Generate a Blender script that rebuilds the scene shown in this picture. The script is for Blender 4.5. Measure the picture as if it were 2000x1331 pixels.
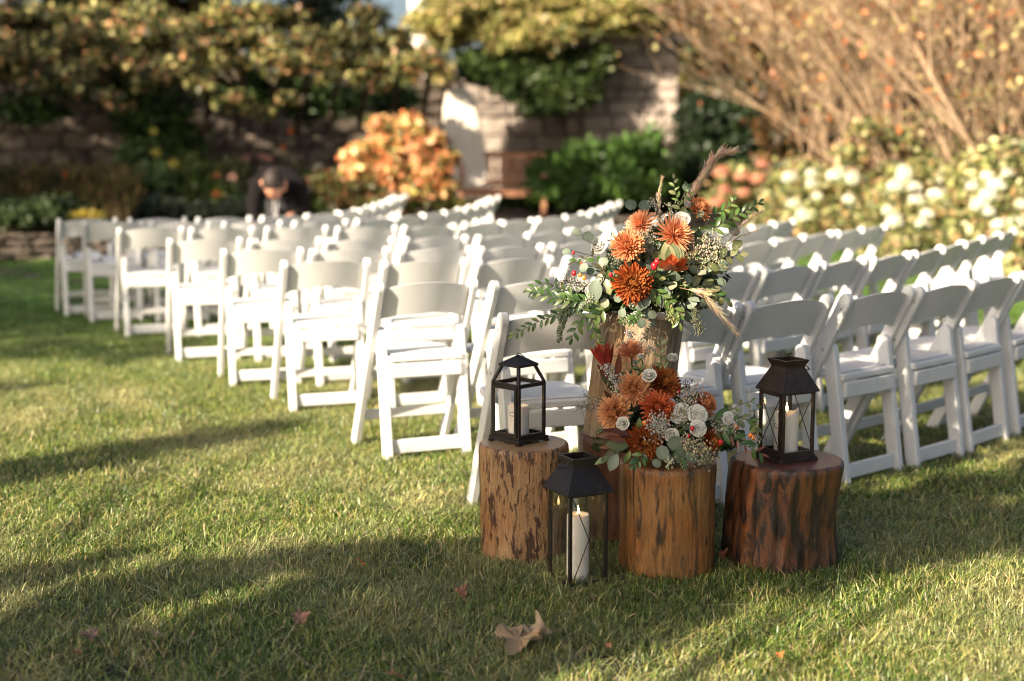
import bpy, math, random
import numpy as np
from mathutils import Vector, Matrix
random.seed(7); RNG = np.random.default_rng(7)
for _o in list(bpy.data.objects): bpy.data.objects.remove(_o)
C = bpy.context.scene.collection
PI = math.pi
# ------------------------------------------------------------------ camera, sky, sun, exposure
H, TH, F = 1.3486, 0.13814, 2760.0        # eye height, downward pitch, focal length in pixels of a 2000 px wide frame
cam = bpy.data.cameras.new('camera'); camo = bpy.data.objects.new('camera', cam); C.objects.link(camo)
cam.sensor_width = 36.0; cam.lens = F / 2000 * 36
camo.location = (0, 0, H); camo.rotation_euler = (PI / 2 - TH, 0, 0)
cam.clip_start = 0.05; cam.clip_end = 600
cam.dof.use_dof = True; cam.dof.focus_distance = 4.42; cam.dof.aperture_fstop = 1.6
bpy.context.scene.camera = camo
SUN_EL = math.radians(27.5); SUN_AZ = math.atan2(-.71, -.704)      # azimuth measured from +Y towards +X
to_sun = Vector((math.sin(SUN_AZ) * math.cos(SUN_EL), math.cos(SUN_AZ) * math.cos(SUN_EL), math.sin(SUN_EL)))
w = bpy.data.worlds.new("World"); bpy.context.scene.world = w; w.use_nodes = True
wn = w.node_tree; bg = wn.nodes['Background']
sky = wn.nodes.new('ShaderNodeTexSky'); sky.sky_type = 'NISHITA'; sky.sun_disc = False
sky.sun_elevation = SUN_EL; sky.sun_rotation = SUN_AZ % (2 * PI); sky.dust_density = 4.0; sky.air_density = .85; sky.ozone_density = .6
wn.links.new(sky.outputs[0], bg.inputs[0]); bg.inputs[1].default_value = 0.05
sl = bpy.data.lights.new('sun', 'SUN'); sl.energy = 4.4; sl.angle = math.radians(0.55); sl.color = (1.0, 0.85, 0.66)
so = bpy.data.objects.new('sun', sl); C.objects.link(so); so.location = (-10, -9, 12)
so.rotation_euler = to_sun.to_track_quat('Z', 'Y').to_euler()
sc = bpy.context.scene
sc.view_settings.view_transform = 'Standard'; sc.view_settings.look = 'None'
sc.view_settings.exposure = 1.9; sc.view_settings.gamma = 1.0
sc.render.engine = 'CYCLES'
sc.cycles.max_bounces = 7; sc.cycles.diffuse_bounces = 3; sc.cycles.glossy_bounces = 3
sc.cycles.transmission_bounces = 6; sc.cycles.transparent_max_bounces = 12
sc.cycles.use_denoising = True; sc.cycles.filter_width = 1.05
sc.cycles.sample_clamp_indirect = 6.0

# ------------------------------------------------------------------ placing helpers
_c, _s = math.cos(TH), math.sin(TH)
def ground(u, v, z=0.0):
    """the point at height z that shows at pixel (u, v) of the 2000x1331 photograph"""
    dx = (u - 1000) / F; dy = -(v - 665.5) / F
    ry = _c + dy * _s; rz = -_s + dy * _c
    t = (z - H) / rz
    return Vector((t * dx, t * ry, z))
def P(u, v, y):
    """the point at distance y ahead that shows at pixel (u, v)"""
    dx = (u - 1000) / F; dy = -(v - 665.5) / F
    ry = _c + dy * _s; rz = -_s + dy * _c
    t = y / ry
    return Vector((t * dx, y, H + t * rz))

# ------------------------------------------------------------------ mesh helpers
class MB:
    def __init__(self): self.v = []; self.f = []; self.c = []; self.n = 0
    def add(self, vs, fs, col=(1, 1, 1)):
        vs = np.asarray(vs, float).reshape(-1, 3)
        self.v.append(vs)
        for f in fs: self.f.append(tuple(i + self.n for i in f))
        c = np.asarray(col, float)
        if c.ndim == 1: c = np.tile(c, (len(vs), 1))
        self.c.append(c[:, :3]); self.n += len(vs)
        return self
    def box(self, cx, cy, cz, sx, sy, sz, M=None, col=(1, 1, 1)):
        v = [(cx + a * sx / 2, cy + b * sy / 2, cz + c * sz / 2) for a in (-1, 1) for b in (-1, 1) for c in (-1, 1)]
        if M is not None: v = [tuple(M @ Vector(p)) for p in v]
        return self.add(v, [(0, 1, 3, 2), (4, 6, 7, 5), (0, 4, 5, 1), (2, 3, 7, 6), (0, 2, 6, 4), (1, 5, 7, 3)], col)
    def prism(self, poly, x0, x1, col=(1, 1, 1), axis='x'):
        n = len(poly)
        if axis == 'x': v = [(x0, a, b) for a, b in poly] + [(x1, a, b) for a, b in poly]
        elif axis == 'z': v = [(a, b, x0) for a, b in poly] + [(a, b, x1) for a, b in poly]
        f = [tuple(range(n))[::-1], tuple(range(n, 2 * n))] + [(i, (i + 1) % n, n + (i + 1) % n, n + i) for i in range(n)]
        return self.add(v, f, col)
    def tube(self, pts, r, seg=6, col=(1, 1, 1), cap=True):
        pts = [Vector(p) for p in pts]; n = len(pts)
        rs = r if hasattr(r, '__len__') else [r] * n
        vs = []; up = None
        for i, p in enumerate(pts):
            d = (pts[min(i + 1, n - 1)] - pts[max(i - 1, 0)])
            d = d.normalized() if d.length > 1e-9 else Vector((0, 0, 1))
            if up is None:
                up = Vector((0, 0, 1)) if abs(d.z) < .9 else Vector((1, 0, 0))
            a = d.cross(up).normalized(); b = a.cross(d).normalized(); up = b
            for k in range(seg):
                t = 2 * PI * k / seg
                vs.append(p + (a * math.cos(t) + b * math.sin(t)) * rs[i])
        fs = [(i * seg + k, i * seg + (k + 1) % seg, (i + 1) * seg + (k + 1) % seg, (i + 1) * seg + k) for i in range(n - 1) for k in range(seg)]
        if cap: fs += [tuple(range(seg))[::-1], tuple(range((n - 1) * seg, n * seg))]
        return self.add([tuple(v) for v in vs], fs, col)
    def mesh(self, name, mat, smooth=False, bevel=0):
        me = bpy.data.meshes.new(name)
        V = np.concatenate(self.v)
        me.from_pydata(V.tolist(), [], self.f); me.update()
        a = me.color_attributes.new('col', 'FLOAT_COLOR', 'POINT')
        cc = np.ones((len(V), 4), np.float32); cc[:, :3] = np.concatenate(self.c)
        a.data.foreach_set('color', cc.ravel())
        for m in (mat if isinstance(mat, (list, tuple)) else [mat]): me.materials.append(m)
        if smooth: me.polygons.foreach_set('use_smooth', [True] * len(me.polygons))
        if bevel:
            import bmesh
            bm = bmesh.new(); bm.from_mesh(me)
            bmesh.ops.bevel(bm, geom=[e for e in bm.edges if len(e.link_faces) == 2 and e.calc_face_angle(0) > .5],
                            offset=bevel, segments=1, affect='EDGES')
            bm.to_mesh(me); bm.free()
        return me
def fast_mesh(name, V, Fq, col, mat, smooth=False):
    """numpy mesh: V (n,3), Fq (m,4) or (m,3), col (n,3)"""
    me = bpy.data.meshes.new(name)
    k = Fq.shape[1]
    me.vertices.add(len(V)); me.vertices.foreach_set('co', V.astype(np.float32).ravel())
    me.loops.add(Fq.size); me.loops.foreach_set('vertex_index', Fq.astype(np.int32).ravel())
    me.polygons.add(len(Fq)); me.polygons.foreach_set('loop_start', np.arange(0, Fq.size, k, dtype=np.int32))
    me.polygons.foreach_set('loop_total', np.full(len(Fq), k, dtype=np.int32))
    me.update(calc_edges=True)
    a = me.color_attributes.new('col', 'FLOAT_COLOR', 'POINT')
    cc = np.ones((len(V), 4), np.float32); cc[:, :3] = col
    a.data.foreach_set('color', cc.ravel())
    if smooth: me.polygons.foreach_set('use_smooth', [True] * len(me.polygons))
    me.materials.append(mat)
    return me
def obj(name, me, parent=None, loc=None, label=None, cat=None, group=None, kind=None, M=None):
    o = bpy.data.objects.new(name, me); C.objects.link(o)
    if parent is not None: o.parent = parent
    if M is not None: o.matrix_local = M
    elif loc is not None: o.location = loc
    if label: o['label'] = label
    if cat: o['category'] = cat
    if group: o['group'] = group
    if kind: o['kind'] = kind
    return o
def thing(name, label, cat, loc=(0, 0, 0), rz=0, group=None):
    o = obj(name, None, None, loc, label, cat, group); o.rotation_euler = (0, 0, rz); o.empty_display_size = .1
    return o
def axes(p, ydir, nrm, s=1.0):
    y = Vector(ydir).normalized(); z = Vector(nrm); x = y.cross(z)
    if x.length < 1e-5: x = y.cross(Vector((.3, .9, .2)))
    x.normalize(); z = x.cross(y)
    M = Matrix((x, y, z)).transposed().to_4x4()
    return Matrix.Translation(Vector(p)) @ M @ Matrix.Diagonal((s, s, s, 1))
def rnd(a, b): return random.uniform(a, b)

# ------------------------------------------------------------------ material helpers
def new_mat(name):
    m = bpy.data.materials.new(name); m.use_nodes = True
    nt = m.node_tree; b = nt.nodes['Principled BSDF']
    return m, nt, b
def N(nt, t, **k):
    n = nt.nodes.new(t)
    for a, v in k.items(): setattr(n, a, v)
    return n
def ramp(nt, fac, stops, interp='LINEAR'):
    r = N(nt, 'ShaderNodeValToRGB'); r.color_ramp.interpolation = interp
    el = r.color_ramp.elements
    while len(el) < len(stops): el.new(.5)
    for e, (p, c) in zip(el, stops): e.position = p; e.color = (*c, 1) if len(c) == 3 else c
    nt.links.new(fac, r.inputs[0]); return r.outputs[0]
def noise(nt, scale, detail=4, rough=.6, vec=None, dist=0):
    n = N(nt, 'ShaderNodeTexNoise'); n.inputs['Scale'].default_value = scale
    n.inputs['Detail'].default_value = detail; n.inputs['Roughness'].default_value = rough; n.inputs['Distortion'].default_value = dist
    if vec is not None: nt.links.new(vec, n.inputs['Vector'])
    return n.outputs[0]
def mapping(nt, scale=(1, 1, 1), space='Object', loc=(0, 0, 0)):
    tc = N(nt, 'ShaderNodeTexCoord'); mp = N(nt, 'ShaderNodeMapping')
    mp.inputs['Scale'].default_value = scale; mp.inputs['Location'].default_value = loc
    nt.links.new(tc.outputs[space], mp.inputs[0]); return mp.outputs[0]
def mixc(nt, a, b, fac, mode='MIX'):
    m = N(nt, 'ShaderNodeMix', data_type='RGBA', blend_type=mode)
    for s, v in ((6, a), (7, b)):
        if isinstance(v, tuple): m.inputs[s].default_value = (*v, 1)
        else: nt.links.new(v, m.inputs[s])
    if isinstance(fac, (int, float)): m.inputs[0].default_value = fac
    else: nt.links.new(fac, m.inputs[0])
    return m.outputs[2]
def bump(nt, b, h, strength=.3, dist=.01):
    n = N(nt, 'ShaderNodeBump'); n.inputs['Strength'].default_value = strength; n.inputs['Distance'].default_value = dist
    nt.links.new(h, n.inputs['Height']); nt.links.new(n.outputs[0], b.inputs['Normal'])
def plain(name, col, rough=.5, metal=0, spec=.5, var=.12, scale=30, bmp=0, coat=0):
    m, nt, b = new_mat(name)
    n = noise(nt, scale, 5, .6, mapping(nt))
    a = tuple(min(1, x * (1 + var)) for x in col); d = tuple(x * (1 - var) for x in col)
    nt.links.new(ramp(nt, n, [(.3, d), (.7, a)]), b.inputs['Base Color'])
    b.inputs['Roughness'].default_value = rough; b.inputs['Metallic'].default_value = metal
    b.inputs['Specular IOR Level'].default_value = spec; b.inputs['Coat Weight'].default_value = coat
    if bmp: bump(nt, b, n, bmp, .004)
    return m
def leafmat(name, rough=.5, trans=.35, spec=.4, varscale=6, vein=0):
    """colour comes from the mesh attribute 'col' (leaf colour), with a little natural mottling"""
    m, nt, b = new_mat(name)
    at = N(nt, 'ShaderNodeAttribute', attribute_name='col')
    n = noise(nt, varscale, 3, .6, mapping(nt))
    c = mixc(nt, at.outputs[0], ramp(nt, n, [(.3, (.72, .72, .72)), (.7, (1.0, 1.0, 1.0))]), 1.0, 'MULTIPLY')
    nt.links.new(c, b.inputs['Base Color']); b.inputs['Roughness'].default_value = rough
    b.inputs['Specular IOR Level'].default_value = spec
    tr = N(nt, 'ShaderNodeBsdfTranslucent'); nt.links.new(c, tr.inputs[0])
    mx = N(nt, 'ShaderNodeMixShader'); mx.inputs[0].default_value = trans
    nt.links.new(b.outputs[0], mx.inputs[1]); nt.links.new(tr.outputs[0], mx.inputs[2])
    nt.links.new(mx.outputs[0], nt.nodes['Material Output'].inputs[0])
    return m
M_leaf = leafmat('leaf'); M_petal = leafmat('petal', .6, .3, .25, 40)
M_euc = leafmat('eucalyptus_leaf', .45, .25, .45, 60)
M_gloss = leafmat('glossy_leaf', .32, .2, .5, 30)
M_dry = leafmat('dry_plume', .8, .4, .1, 60)

# ------------------------------------------------------------------ ground sheet
def mat_soil():
    m, nt, b = new_mat('soil_under_grass')
    v = mapping(nt, space='Object')
    n = noise(nt, 7, 8, .7, v); n2 = noise(nt, .35, 3, .5, v)
    c = mixc(nt, ramp(nt, n, [(.3, (.028, .022, .012)), (.7, (.075, .062, .03))]), (.03, .045, .012), n2)
    nt.links.new(c, b.inputs['Base Color']); b.inputs['Roughness'].default_value = .95; bump(nt, b, n, .6, .03)
    return m
g = MB(); gx = np.linspace(-60, 60, 61); gy = np.linspace(-30, 120, 61)
gv = [(x, y, 0.0) for y in gy for x in gx]
g.add(gv, [(j * 61 + i, j * 61 + i + 1, (j + 1) * 61 + i + 1, (j + 1) * 61 + i) for j in range(60) for i in range(60)])
obj('ground', g.mesh('ground', mat_soil()), kind='structure')
far = MB(); far.add([(-900, -900, -.03), (900, -900, -.03), (900, 900, -.03), (-900, 900, -.03)], [(0, 1, 2, 3)])
obj('terrain', far.mesh('terrain', plain('far_meadow', (.06, .075, .025), .95, scale=.05)), kind='structure')

# ------------------------------------------------------------------ lawn: clumps of blades instanced by geometry nodes
def mat_grass():
    m, nt, b = new_mat('grass_blade')
    at = N(nt, 'ShaderNodeAttribute', attribute_name='col')
    geo = N(nt, 'ShaderNodeNewGeometry')
    n1 = noise(nt, .9, 4, .6, geo.outputs['Position']); n2 = noise(nt, 3.5, 3, .6, geo.outputs['Position'])
    dry = mixc(nt, at.outputs[0], (.50, .44, .26), ramp(nt, n1, [(.46, (0, 0, 0)), (.68, (.5, .5, .5))]))
    c = mixc(nt, dry, ramp(nt, n2, [(.3, (.72, .8, .7)), (.7, (1.15, 1.1, 1.0))]), 1.0, 'MULTIPLY')
    # the lawn far back is greener and darker in colour
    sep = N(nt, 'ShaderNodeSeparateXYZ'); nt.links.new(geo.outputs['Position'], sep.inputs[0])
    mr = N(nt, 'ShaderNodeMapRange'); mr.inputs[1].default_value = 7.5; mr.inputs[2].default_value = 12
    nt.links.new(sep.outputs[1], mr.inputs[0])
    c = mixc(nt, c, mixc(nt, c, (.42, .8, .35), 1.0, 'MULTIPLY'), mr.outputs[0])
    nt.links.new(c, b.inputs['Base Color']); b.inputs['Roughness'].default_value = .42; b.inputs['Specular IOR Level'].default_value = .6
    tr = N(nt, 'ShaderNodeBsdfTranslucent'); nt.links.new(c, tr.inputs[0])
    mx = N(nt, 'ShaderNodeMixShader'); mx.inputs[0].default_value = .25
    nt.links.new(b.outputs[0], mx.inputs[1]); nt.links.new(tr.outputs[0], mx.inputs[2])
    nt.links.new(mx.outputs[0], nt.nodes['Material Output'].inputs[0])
    return m
def build_lawn():
    K = 6; V = []; Fc = []; Cl = []; cid = []; n0 = 0
    for k in range(K):
        nb = 230
        for _ in range(nb):
            r = .14 * math.sqrt(random.random()); t = rnd(0, 2 * PI)
            x, y = r * math.cos(t), r * math.sin(t)
            h = rnd(.010, .033) * (1.5 if random.random() < .08 else 1); ln = abs(random.gauss(0, .8)) * h * 1.5; a = rnd(0, 2 * PI); wd = rnd(.0010, .0021)
            q = random.random()
            if q < .46: k_ = rnd(.25, 1.1); c = (.105 * k_, .19 * k_, .022 * k_)
            elif q < .70: c = (rnd(.26, .38), rnd(.28, .38), rnd(.07, .12))
            else: c = (rnd(.46, .66), rnd(.42, .58), rnd(.23, .33)); ln *= 1.5; h *= .7
            dx, dy = math.cos(a), math.sin(a); px, py = -dy * wd, dx * wd
            tw = rnd(-.7, .7); px, py = px * math.cos(tw) - py * math.sin(tw), px * math.sin(tw) + py * math.cos(tw)
            for j, (hh, ll, ww) in enumerate(((0, 0, 1), (.55, .3, .9), (.9, .75, .55))):
                for sg in (-1, 1): V.append((x + dx * ln * ll + px * sg * ww, y + dy * ln * ll + py * sg * ww, h * hh - .004)); Cl.append(tuple(e * (.75 + .35 * hh) for e in c))  # blade colour darkened towards the base to stand in for shade
            V.append((x + dx * ln * 1.1, y + dy * ln * 1.1, h * .98)); Cl.append(c)
            Fc += [(n0, n0 + 1, n0 + 3, n0 + 2), (n0 + 2, n0 + 3, n0 + 5, n0 + 4), (n0 + 4, n0 + 5, n0 + 6)]
            cid += [float(k)] * 7; n0 += 7
    pts = []
    def scat(n, y0, y1, margin):
        for _ in range(n):
            y = rnd(y0, y1); hw = y * .38 + margin
            pts.append((rnd(-hw, hw), y, 0))
    scat(4300, 2.4, 7.0, .9); scat(4200, 7.0, 12.0, 1.2); scat(4500, 12.0, 24.0, 2.0)
    # two worn, thin patches in the foreground
    keep = []
    for p in pts:
        d1 = math.hypot((p[0] - .12) / .55, (p[1] - 3.5) / .28); d2 = math.hypot((p[0] + 1.25) / .4, (p[1] - 3.5) / .3); d3 = math.hypot((p[0] + .35) / .35, (p[1] - 4.55) / .15)
        if min(d1, d2, d3) < 1 and random.random() < .55: continue
        keep.append(p)
    pts = keep
    for lx, ly, lr in ((.038, 4.50, .155), (.490, 4.335, .160), (.862, 4.43, .185), (.375, 4.735, .165), (.20, 4.22, .10)):
        for _ in range(34):
            a = rnd(0, 2 * PI); q = lr + rnd(.0, .05); pts.append((lx + q * math.cos(a), ly + q * math.sin(a), rnd(.004, .016)))
    for _ in range(420):                                  # longer tufts here and there
        y = rnd(2.6, 8.0); hw = y * .38 + .8; pts.append((rnd(-hw, hw), y, rnd(.006, .018)))
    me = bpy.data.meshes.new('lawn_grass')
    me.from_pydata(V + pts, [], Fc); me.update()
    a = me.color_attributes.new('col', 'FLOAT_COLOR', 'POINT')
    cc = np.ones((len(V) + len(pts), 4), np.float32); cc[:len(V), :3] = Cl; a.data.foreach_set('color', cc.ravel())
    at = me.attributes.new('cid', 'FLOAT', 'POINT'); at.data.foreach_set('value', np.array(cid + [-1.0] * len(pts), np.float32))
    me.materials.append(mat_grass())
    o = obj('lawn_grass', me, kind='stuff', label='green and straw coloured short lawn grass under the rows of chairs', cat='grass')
    ng = bpy.data.node_groups.new('grow_lawn', 'GeometryNodeTree')
    ng.interface.new_socket('Geometry', in_out='INPUT', socket_type='NodeSocketGeometry')
    ng.interface.new_socket('Geometry', in_out='OUTPUT', socket_type='NodeSocketGeometry')
    gi = ng.nodes.new('NodeGroupInput'); go = ng.nodes.new('NodeGroupOutput'); L = ng.links
    na = ng.nodes.new('GeometryNodeInputNamedAttribute'); na.data_type = 'FLOAT'; na.inputs[0].default_value = 'cid'
    aval = [s for s in na.outputs if s.enabled and s.type == 'VALUE'][0]
    def sep(lo, hi):
        c1 = ng.nodes.new('ShaderNodeMath'); c1.operation = 'COMPARE'; c1.inputs[1].default_value = (lo + hi) / 2; c1.inputs[2].default_value = (hi - lo) / 2
        L.new(aval, c1.inputs[0])
        s = ng.nodes.new('GeometryNodeSeparateGeometry'); s.domain = 'POINT'
        L.new(gi.outputs[0], s.inputs[0]); L.new(c1.outputs[0], s.inputs[1]); return s.outputs[0]
    ptsg = sep(-1.4, -.6)
    gt = ng.nodes.new('GeometryNodeGeometryToInstance')
    for k in range(K): L.new(sep(k - .4, k + .4), gt.inputs[0])
    iop = ng.nodes.new('GeometryNodeInstanceOnPoints')
    L.new(ptsg, iop.inputs['Points']); L.new(gt.outputs[0], iop.inputs['Instance'])
    iop.inputs['Pick Instance'].default_value = True
    ri = ng.nodes.new('FunctionNodeRandomValue'); ri.data_type = 'INT'
    [s for s in ri.inputs if s.type == 'INT' and s.name == 'Max'][0].default_value = K - 1
    L.new([s for s in ri.outputs if s.type == 'INT'][0], iop.inputs['Instance Index'])
    rr = ng.nodes.new('FunctionNodeRandomValue'); rr.data_type = 'FLOAT_VECTOR'
    rr.inputs[0].default_value = (-.06, -.06, 0); rr.inputs[1].default_value = (.06, .06, 6.283)
    L.new([s for s in rr.outputs if s.type == 'VECTOR'][0], iop.inputs['Rotation'])
    rs = ng.nodes.new('FunctionNodeRandomValue'); rs.data_type = 'FLOAT'
    fl = [s for s in rs.inputs if s.type == 'VALUE']; fl[0].default_value = .8; fl[1].default_value = 1.3
    L.new([s for s in rs.outputs if s.type == 'VALUE'][0], iop.inputs['Scale'])
    L.new(iop.outputs[0], go.inputs[0])
    mod = o.modifiers.new('grow', 'NODES'); mod.node_group = ng
build_lawn()

# ------------------------------------------------------------------ foliage builder
def leaf_cloud(clumps, n, size, cols, seed=0, shell=.45, flat=.0, droop=0):
    """n small diamond leaves spread through ellipsoid clumps (x,y,z,rx,ry,rz[,weight])"""
    r = np.random.default_rng(seed)
    cl = np.array([tuple(c[:6]) for c in clumps], float)
    wt = np.array([c[6] if len(c) > 6 else c[3] * c[4] + c[4] * c[5] + c[3] * c[5] for c in clumps], float); wt /= wt.sum()
    idx = r.choice(len(cl), n, p=wt)
    d = r.normal(size=(n, 3)); d /= np.linalg.norm(d, axis=1)[:, None]
    rad = r.random(n) ** shell * (1 + .16 * r.normal(size=n))
    p = cl[idx, :3] + d * rad[:, None] * cl[idx, 3:6]
    p[:, 2] = np.maximum(p[:, 2], .03)
    nrm = r.normal(size=(n, 3)) + d * .6; nrm[:, 2] += flat; nrm /= np.linalg.norm(nrm, axis=1)[:, None]
    t = r.normal(size=(n, 3)); t[:, 2] -= droop; t -= nrm * (t * nrm).sum(1)[:, None]; t /= np.linalg.norm(t, axis=1)[:, None]
    b = np.cross(nrm, t)
    s = size * r.uniform(.6, 1.35, n)[:, None]
    V = np.empty((n, 4, 3)); V[:, 0] = p - t * s * .55; V[:, 2] = p + t * s * .55
    V[:, 1] = p + b * s * .34 + nrm * s * .08; V[:, 3] = p - b * s * .34 + nrm * s * .08
    cols = np.array(cols, float); ci = r.integers(0, len(cols), n)
    # neighbouring leaves of a clump tend to share a tone
    tone = (.75 + .5 * r.random(len(cl)))[idx][:, None]
    cc = cols[ci] * tone * r.uniform(.75, 1.25, (n, 1))
    return V.reshape(-1, 3), np.arange(n * 4).reshape(n, 4), np.repeat(cc, 4, axis=0)
def foliage(name, parent, clumps, n, size, cols, seed=0, mat=None, **k):
    V, Fq, cc = leaf_cloud(clumps, n, size, cols, seed, **k)
    return obj(name, fast_mesh(name, V, Fq, np.clip(cc, 0, 1), mat or M_leaf), parent, kind='stuff')
M_bark = None
def mat_bark(name, c1, c2, scale=6):
    m, nt, b = new_mat(name)
    v = mapping(nt, (1, 1, .25)); n = noise(nt, scale, 6, .7, v, .5)
    nt.links.new(ramp(nt, n, [(.3, c1), (.7, c2)]), b.inputs['Base Color']); b.inputs['Roughness'].default_value = .85
    bump(nt, b, n, .6, .02); return m
M_bark = mat_bark('tree_bark', (.035, .025, .018), (.11, .08, .055))
M_palebark = mat_bark('pale_tree_bark', (.55, .50, .42), (.82, .78, .70), 4)
M_tan = mat_bark('tan_shrub_bark', (.12, .075, .045), (.48, .34, .21), 9)
def subclumps(c, n, f=.45, seed=1):
    r = random.Random(seed); out = []
    for _ in range(n):
        a = r.uniform(0, 2 * PI); e = math.asin(r.uniform(-1, 1)); q = r.uniform(.55, 1.0)
        out.append((c[0] + c[3] * q * math.cos(a) * math.cos(e), c[1] + c[4] * q * math.sin(a) * math.cos(e), c[2] + c[5] * q * math.sin(e),
                    c[3] * f * r.uniform(.6, 1.3), c[4] * f * r.uniform(.6, 1.3), c[5] * f * r.uniform(.5, 1.1)))
    return out

# ------------------------------------------------------------------ stone walls
def mat_stone(name, c1, c2, c3, scale=9):
    m, nt, b = new_mat(name)
    n = noise(nt, scale, 8, .7, mapping(nt)); at = N(nt, 'ShaderNodeAttribute', attribute_name='col')
    c = ramp(nt, n, [(.25, c1), (.5, c2), (.75, c3)])
    nt.links.new(mixc(nt, c, at.outputs[0], 1.0, 'MULTIPLY'), b.inputs['Base Color']); b.inputs['Roughness'].default_value = .9
    bump(nt, b, n, .7, .03); return m
M_stone = mat_stone('garden_wall_stone', (.075, .058, .045), (.17, .135, .105), (.27, .22, .17))
M_stone2 = mat_stone('pier_stone', (.16, .13, .105), (.30, .25, .21), (.44, .38, .32))
M_mortar = mat_stone('mortar', (.06, .045, .035), (.10, .08, .06), (.14, .11, .085))
def stone_meshes(mat, n=6, seed=3):
    out = []; r = random.Random(seed)
    for k in range(n):
        b = MB(); vs = []
        for x in (-.5, .5):
            for z in (-.5, .5): vs.append((x, .5, z))
        f = []
        for x in (-.47, 0, .47):
            for z in (-.46, 0, .46): vs.append((x + r.uniform(-.03, .03), -.5 + r.uniform(-.15, .12) + (.12 if abs(x) + abs(z) > .6 else 0), z + r.uniform(-.03, .03)))
        q = lambda i, j: 4 + i * 3 + j
        for i in range(2):
            for j in range(2): f.append((q(i, j), q(i + 1, j), q(i + 1, j + 1), q(i, j + 1)))
        f += [(0, 2, q(2, 0), q(1, 0), q(0, 0)), (1, q(0, 2), q(1, 2), q(2, 2), 3), (0, q(0, 0), q(0, 1), q(0, 2), 1), (2, 3, q(2, 2), q(2, 1), q(2, 0))]
        b.add(vs, f, [r.uniform(.45, 1.4)] * 3); out.append(b.mesh('stone', mat))
    return out
ST1 = stone_meshes(M_stone); ST2 = stone_meshes(M_stone2, 6, 9)
def stone_wall(root, A, B, z1, thick, course, wmin, wmax, meshes, seed=0, z0=0, u0=0):
    """core behind, real stones proud of it on the side that faces -Y"""
    A = Vector(A); B = Vector(B); L = (B - A).length; ang = math.atan2(B.y - A.y, B.x - A.x)
    r = random.Random(seed)
    Mx = Matrix.Translation((A.x, A.y, 0)) @ Matrix.Rotation(ang, 4, 'Z')
    b = MB(); b.box(L / 2, thick / 2, (z0 + z1) / 2 - .02, L, thick, z1 - z0 - .04)
    obj('wall_core', b.mesh('wall_core', M_mortar), root, M=Mx)
    z = z0; row = 0
    while z < z1 - .03:
        h = min(course * r.uniform(.8, 1.2), z1 - z); x = -r.uniform(0, wmin)
        while x < L:
            wd = r.uniform(wmin, wmax); xa = max(x, 0); xb = min(x + wd, L)
            if xb - xa > .06:
                M2 = Mx @ Matrix.Translation(((xa + xb) / 2, .0, z + h / 2)) @ Matrix.Diagonal((xb - xa - .018, .16, h - .018, 1))
                obj('stone', r.choice(meshes), root, M=M2)
            x += wd
        z += h; row += 1
WR = thing('stone_garden_wall', 'tall old brown stone wall at the far left under overhanging leaves', 'wall', (0, 0, 0))
stone_wall(WR, (-9.5, 20.2), (-1.0, 25.6), 2.55, .5, .26, .28, .62, ST1, 1)
WM = thing('rendered_wall', 'weathered wall behind the terracotta bench, half hidden by ivy', 'wall', (0, 0, 0))
stone_wall(WM, (-1.0, 25.7), (1.45, 26.1), 2.9, .5, .28, .3, .7, ST2, 2)
PR = thing('stone_pier', 'tall grey stone block pier at the right end of the garden wall', 'pier', (0, 0, 0))
stone_wall(PR, (1.25, 25.2), (2.92, 25.2), 3.1, 1.2, .27, .28, .62, ST2, 3)
b = MB(); b.box(2.09, 25.75, 3.16, 1.9, 1.35, .12); obj('coping', b.mesh('coping', M_stone2), PR)
WB = thing('low_stone_edging', 'low dry stone edging wall round the flower bed, seen at far left', 'wall', (0, 0, 0))
stone_wall(WB, (-8.2, 15.2), (-3.2, 17.6), .34, .35, .09, .22, .5, ST1, 4)
WB2 = thing('low_stone_edging', 'low dark edging wall behind the far chairs, below the bench', 'wall', (0, 0, 0))
stone_wall(WB2, (-3.1, 17.7), (4.2, 23.6), .26, .35, .13, .3, .6, ST1, 5)
# flower bed soil behind the edging
m_, nt_, b_ = new_mat('bed_soil'); n_ = noise(nt_, 5, 8, .7, mapping(nt_)); nt_.links.new(ramp(nt_, n_, [(.3, (.02, .014, .009)), (.7, (.06, .042, .025))]), b_.inputs[0]); b_.inputs['Roughness'].default_value = .95
bs = MB(); bs.prism([(-8.4, 15.3), (-3.15, 17.9), (4.2, 23.9), (9, 24.5), (9, 27), (-12, 26)], .005, .2, axis='z'); obj('flower_bed_soil', bs.mesh('flower_bed_soil', m_), kind='structure')

# ------------------------------------------------------------------ background trees, vines and shrubs
def bgtree(label, x, y, h, cz, rx, rz, n, size, cols, seed, group='trees beyond the garden wall', name='garden_tree', bark=None, tr=.22):
    t = thing(name, label, 'tree', (x, y, 0), 0, group)
    r = random.Random(seed); mb = MB()
    mb.tube([(0, 0, -.1), (r.uniform(-.2, .2), 0, h * .4), (r.uniform(-.4, .4), .1, h * .95)], [tr, tr * .75, tr * .2], 8)
    for _ in range(7):
        a = r.uniform(0, 2 * PI); z = h * r.uniform(.3, .7)
        mb.tube([(0, 0, z), (math.cos(a) * rx * .4, math.sin(a) * rx * .4, z + rz * .3), (math.cos(a) * rx * .85, math.sin(a) * rx * .85, z + rz * .7)], [tr * .45, tr * .28, .03], 6)
    obj('trunk', mb.mesh('trunk', bark or M_bark, True), t)
    foliage('crown', t, subclumps((0, 0, cz, rx, rx, rz), 26, .42, seed), n, size, cols, seed, flat=.4)
    return t
G_dark = [(.028, .045, .016), (.04, .06, .02), (.02, .032, .012)]
G_olive = [(.11, .12, .03), (.16, .14, .04), (.08, .10, .03), (.2, .16, .05)]
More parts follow.
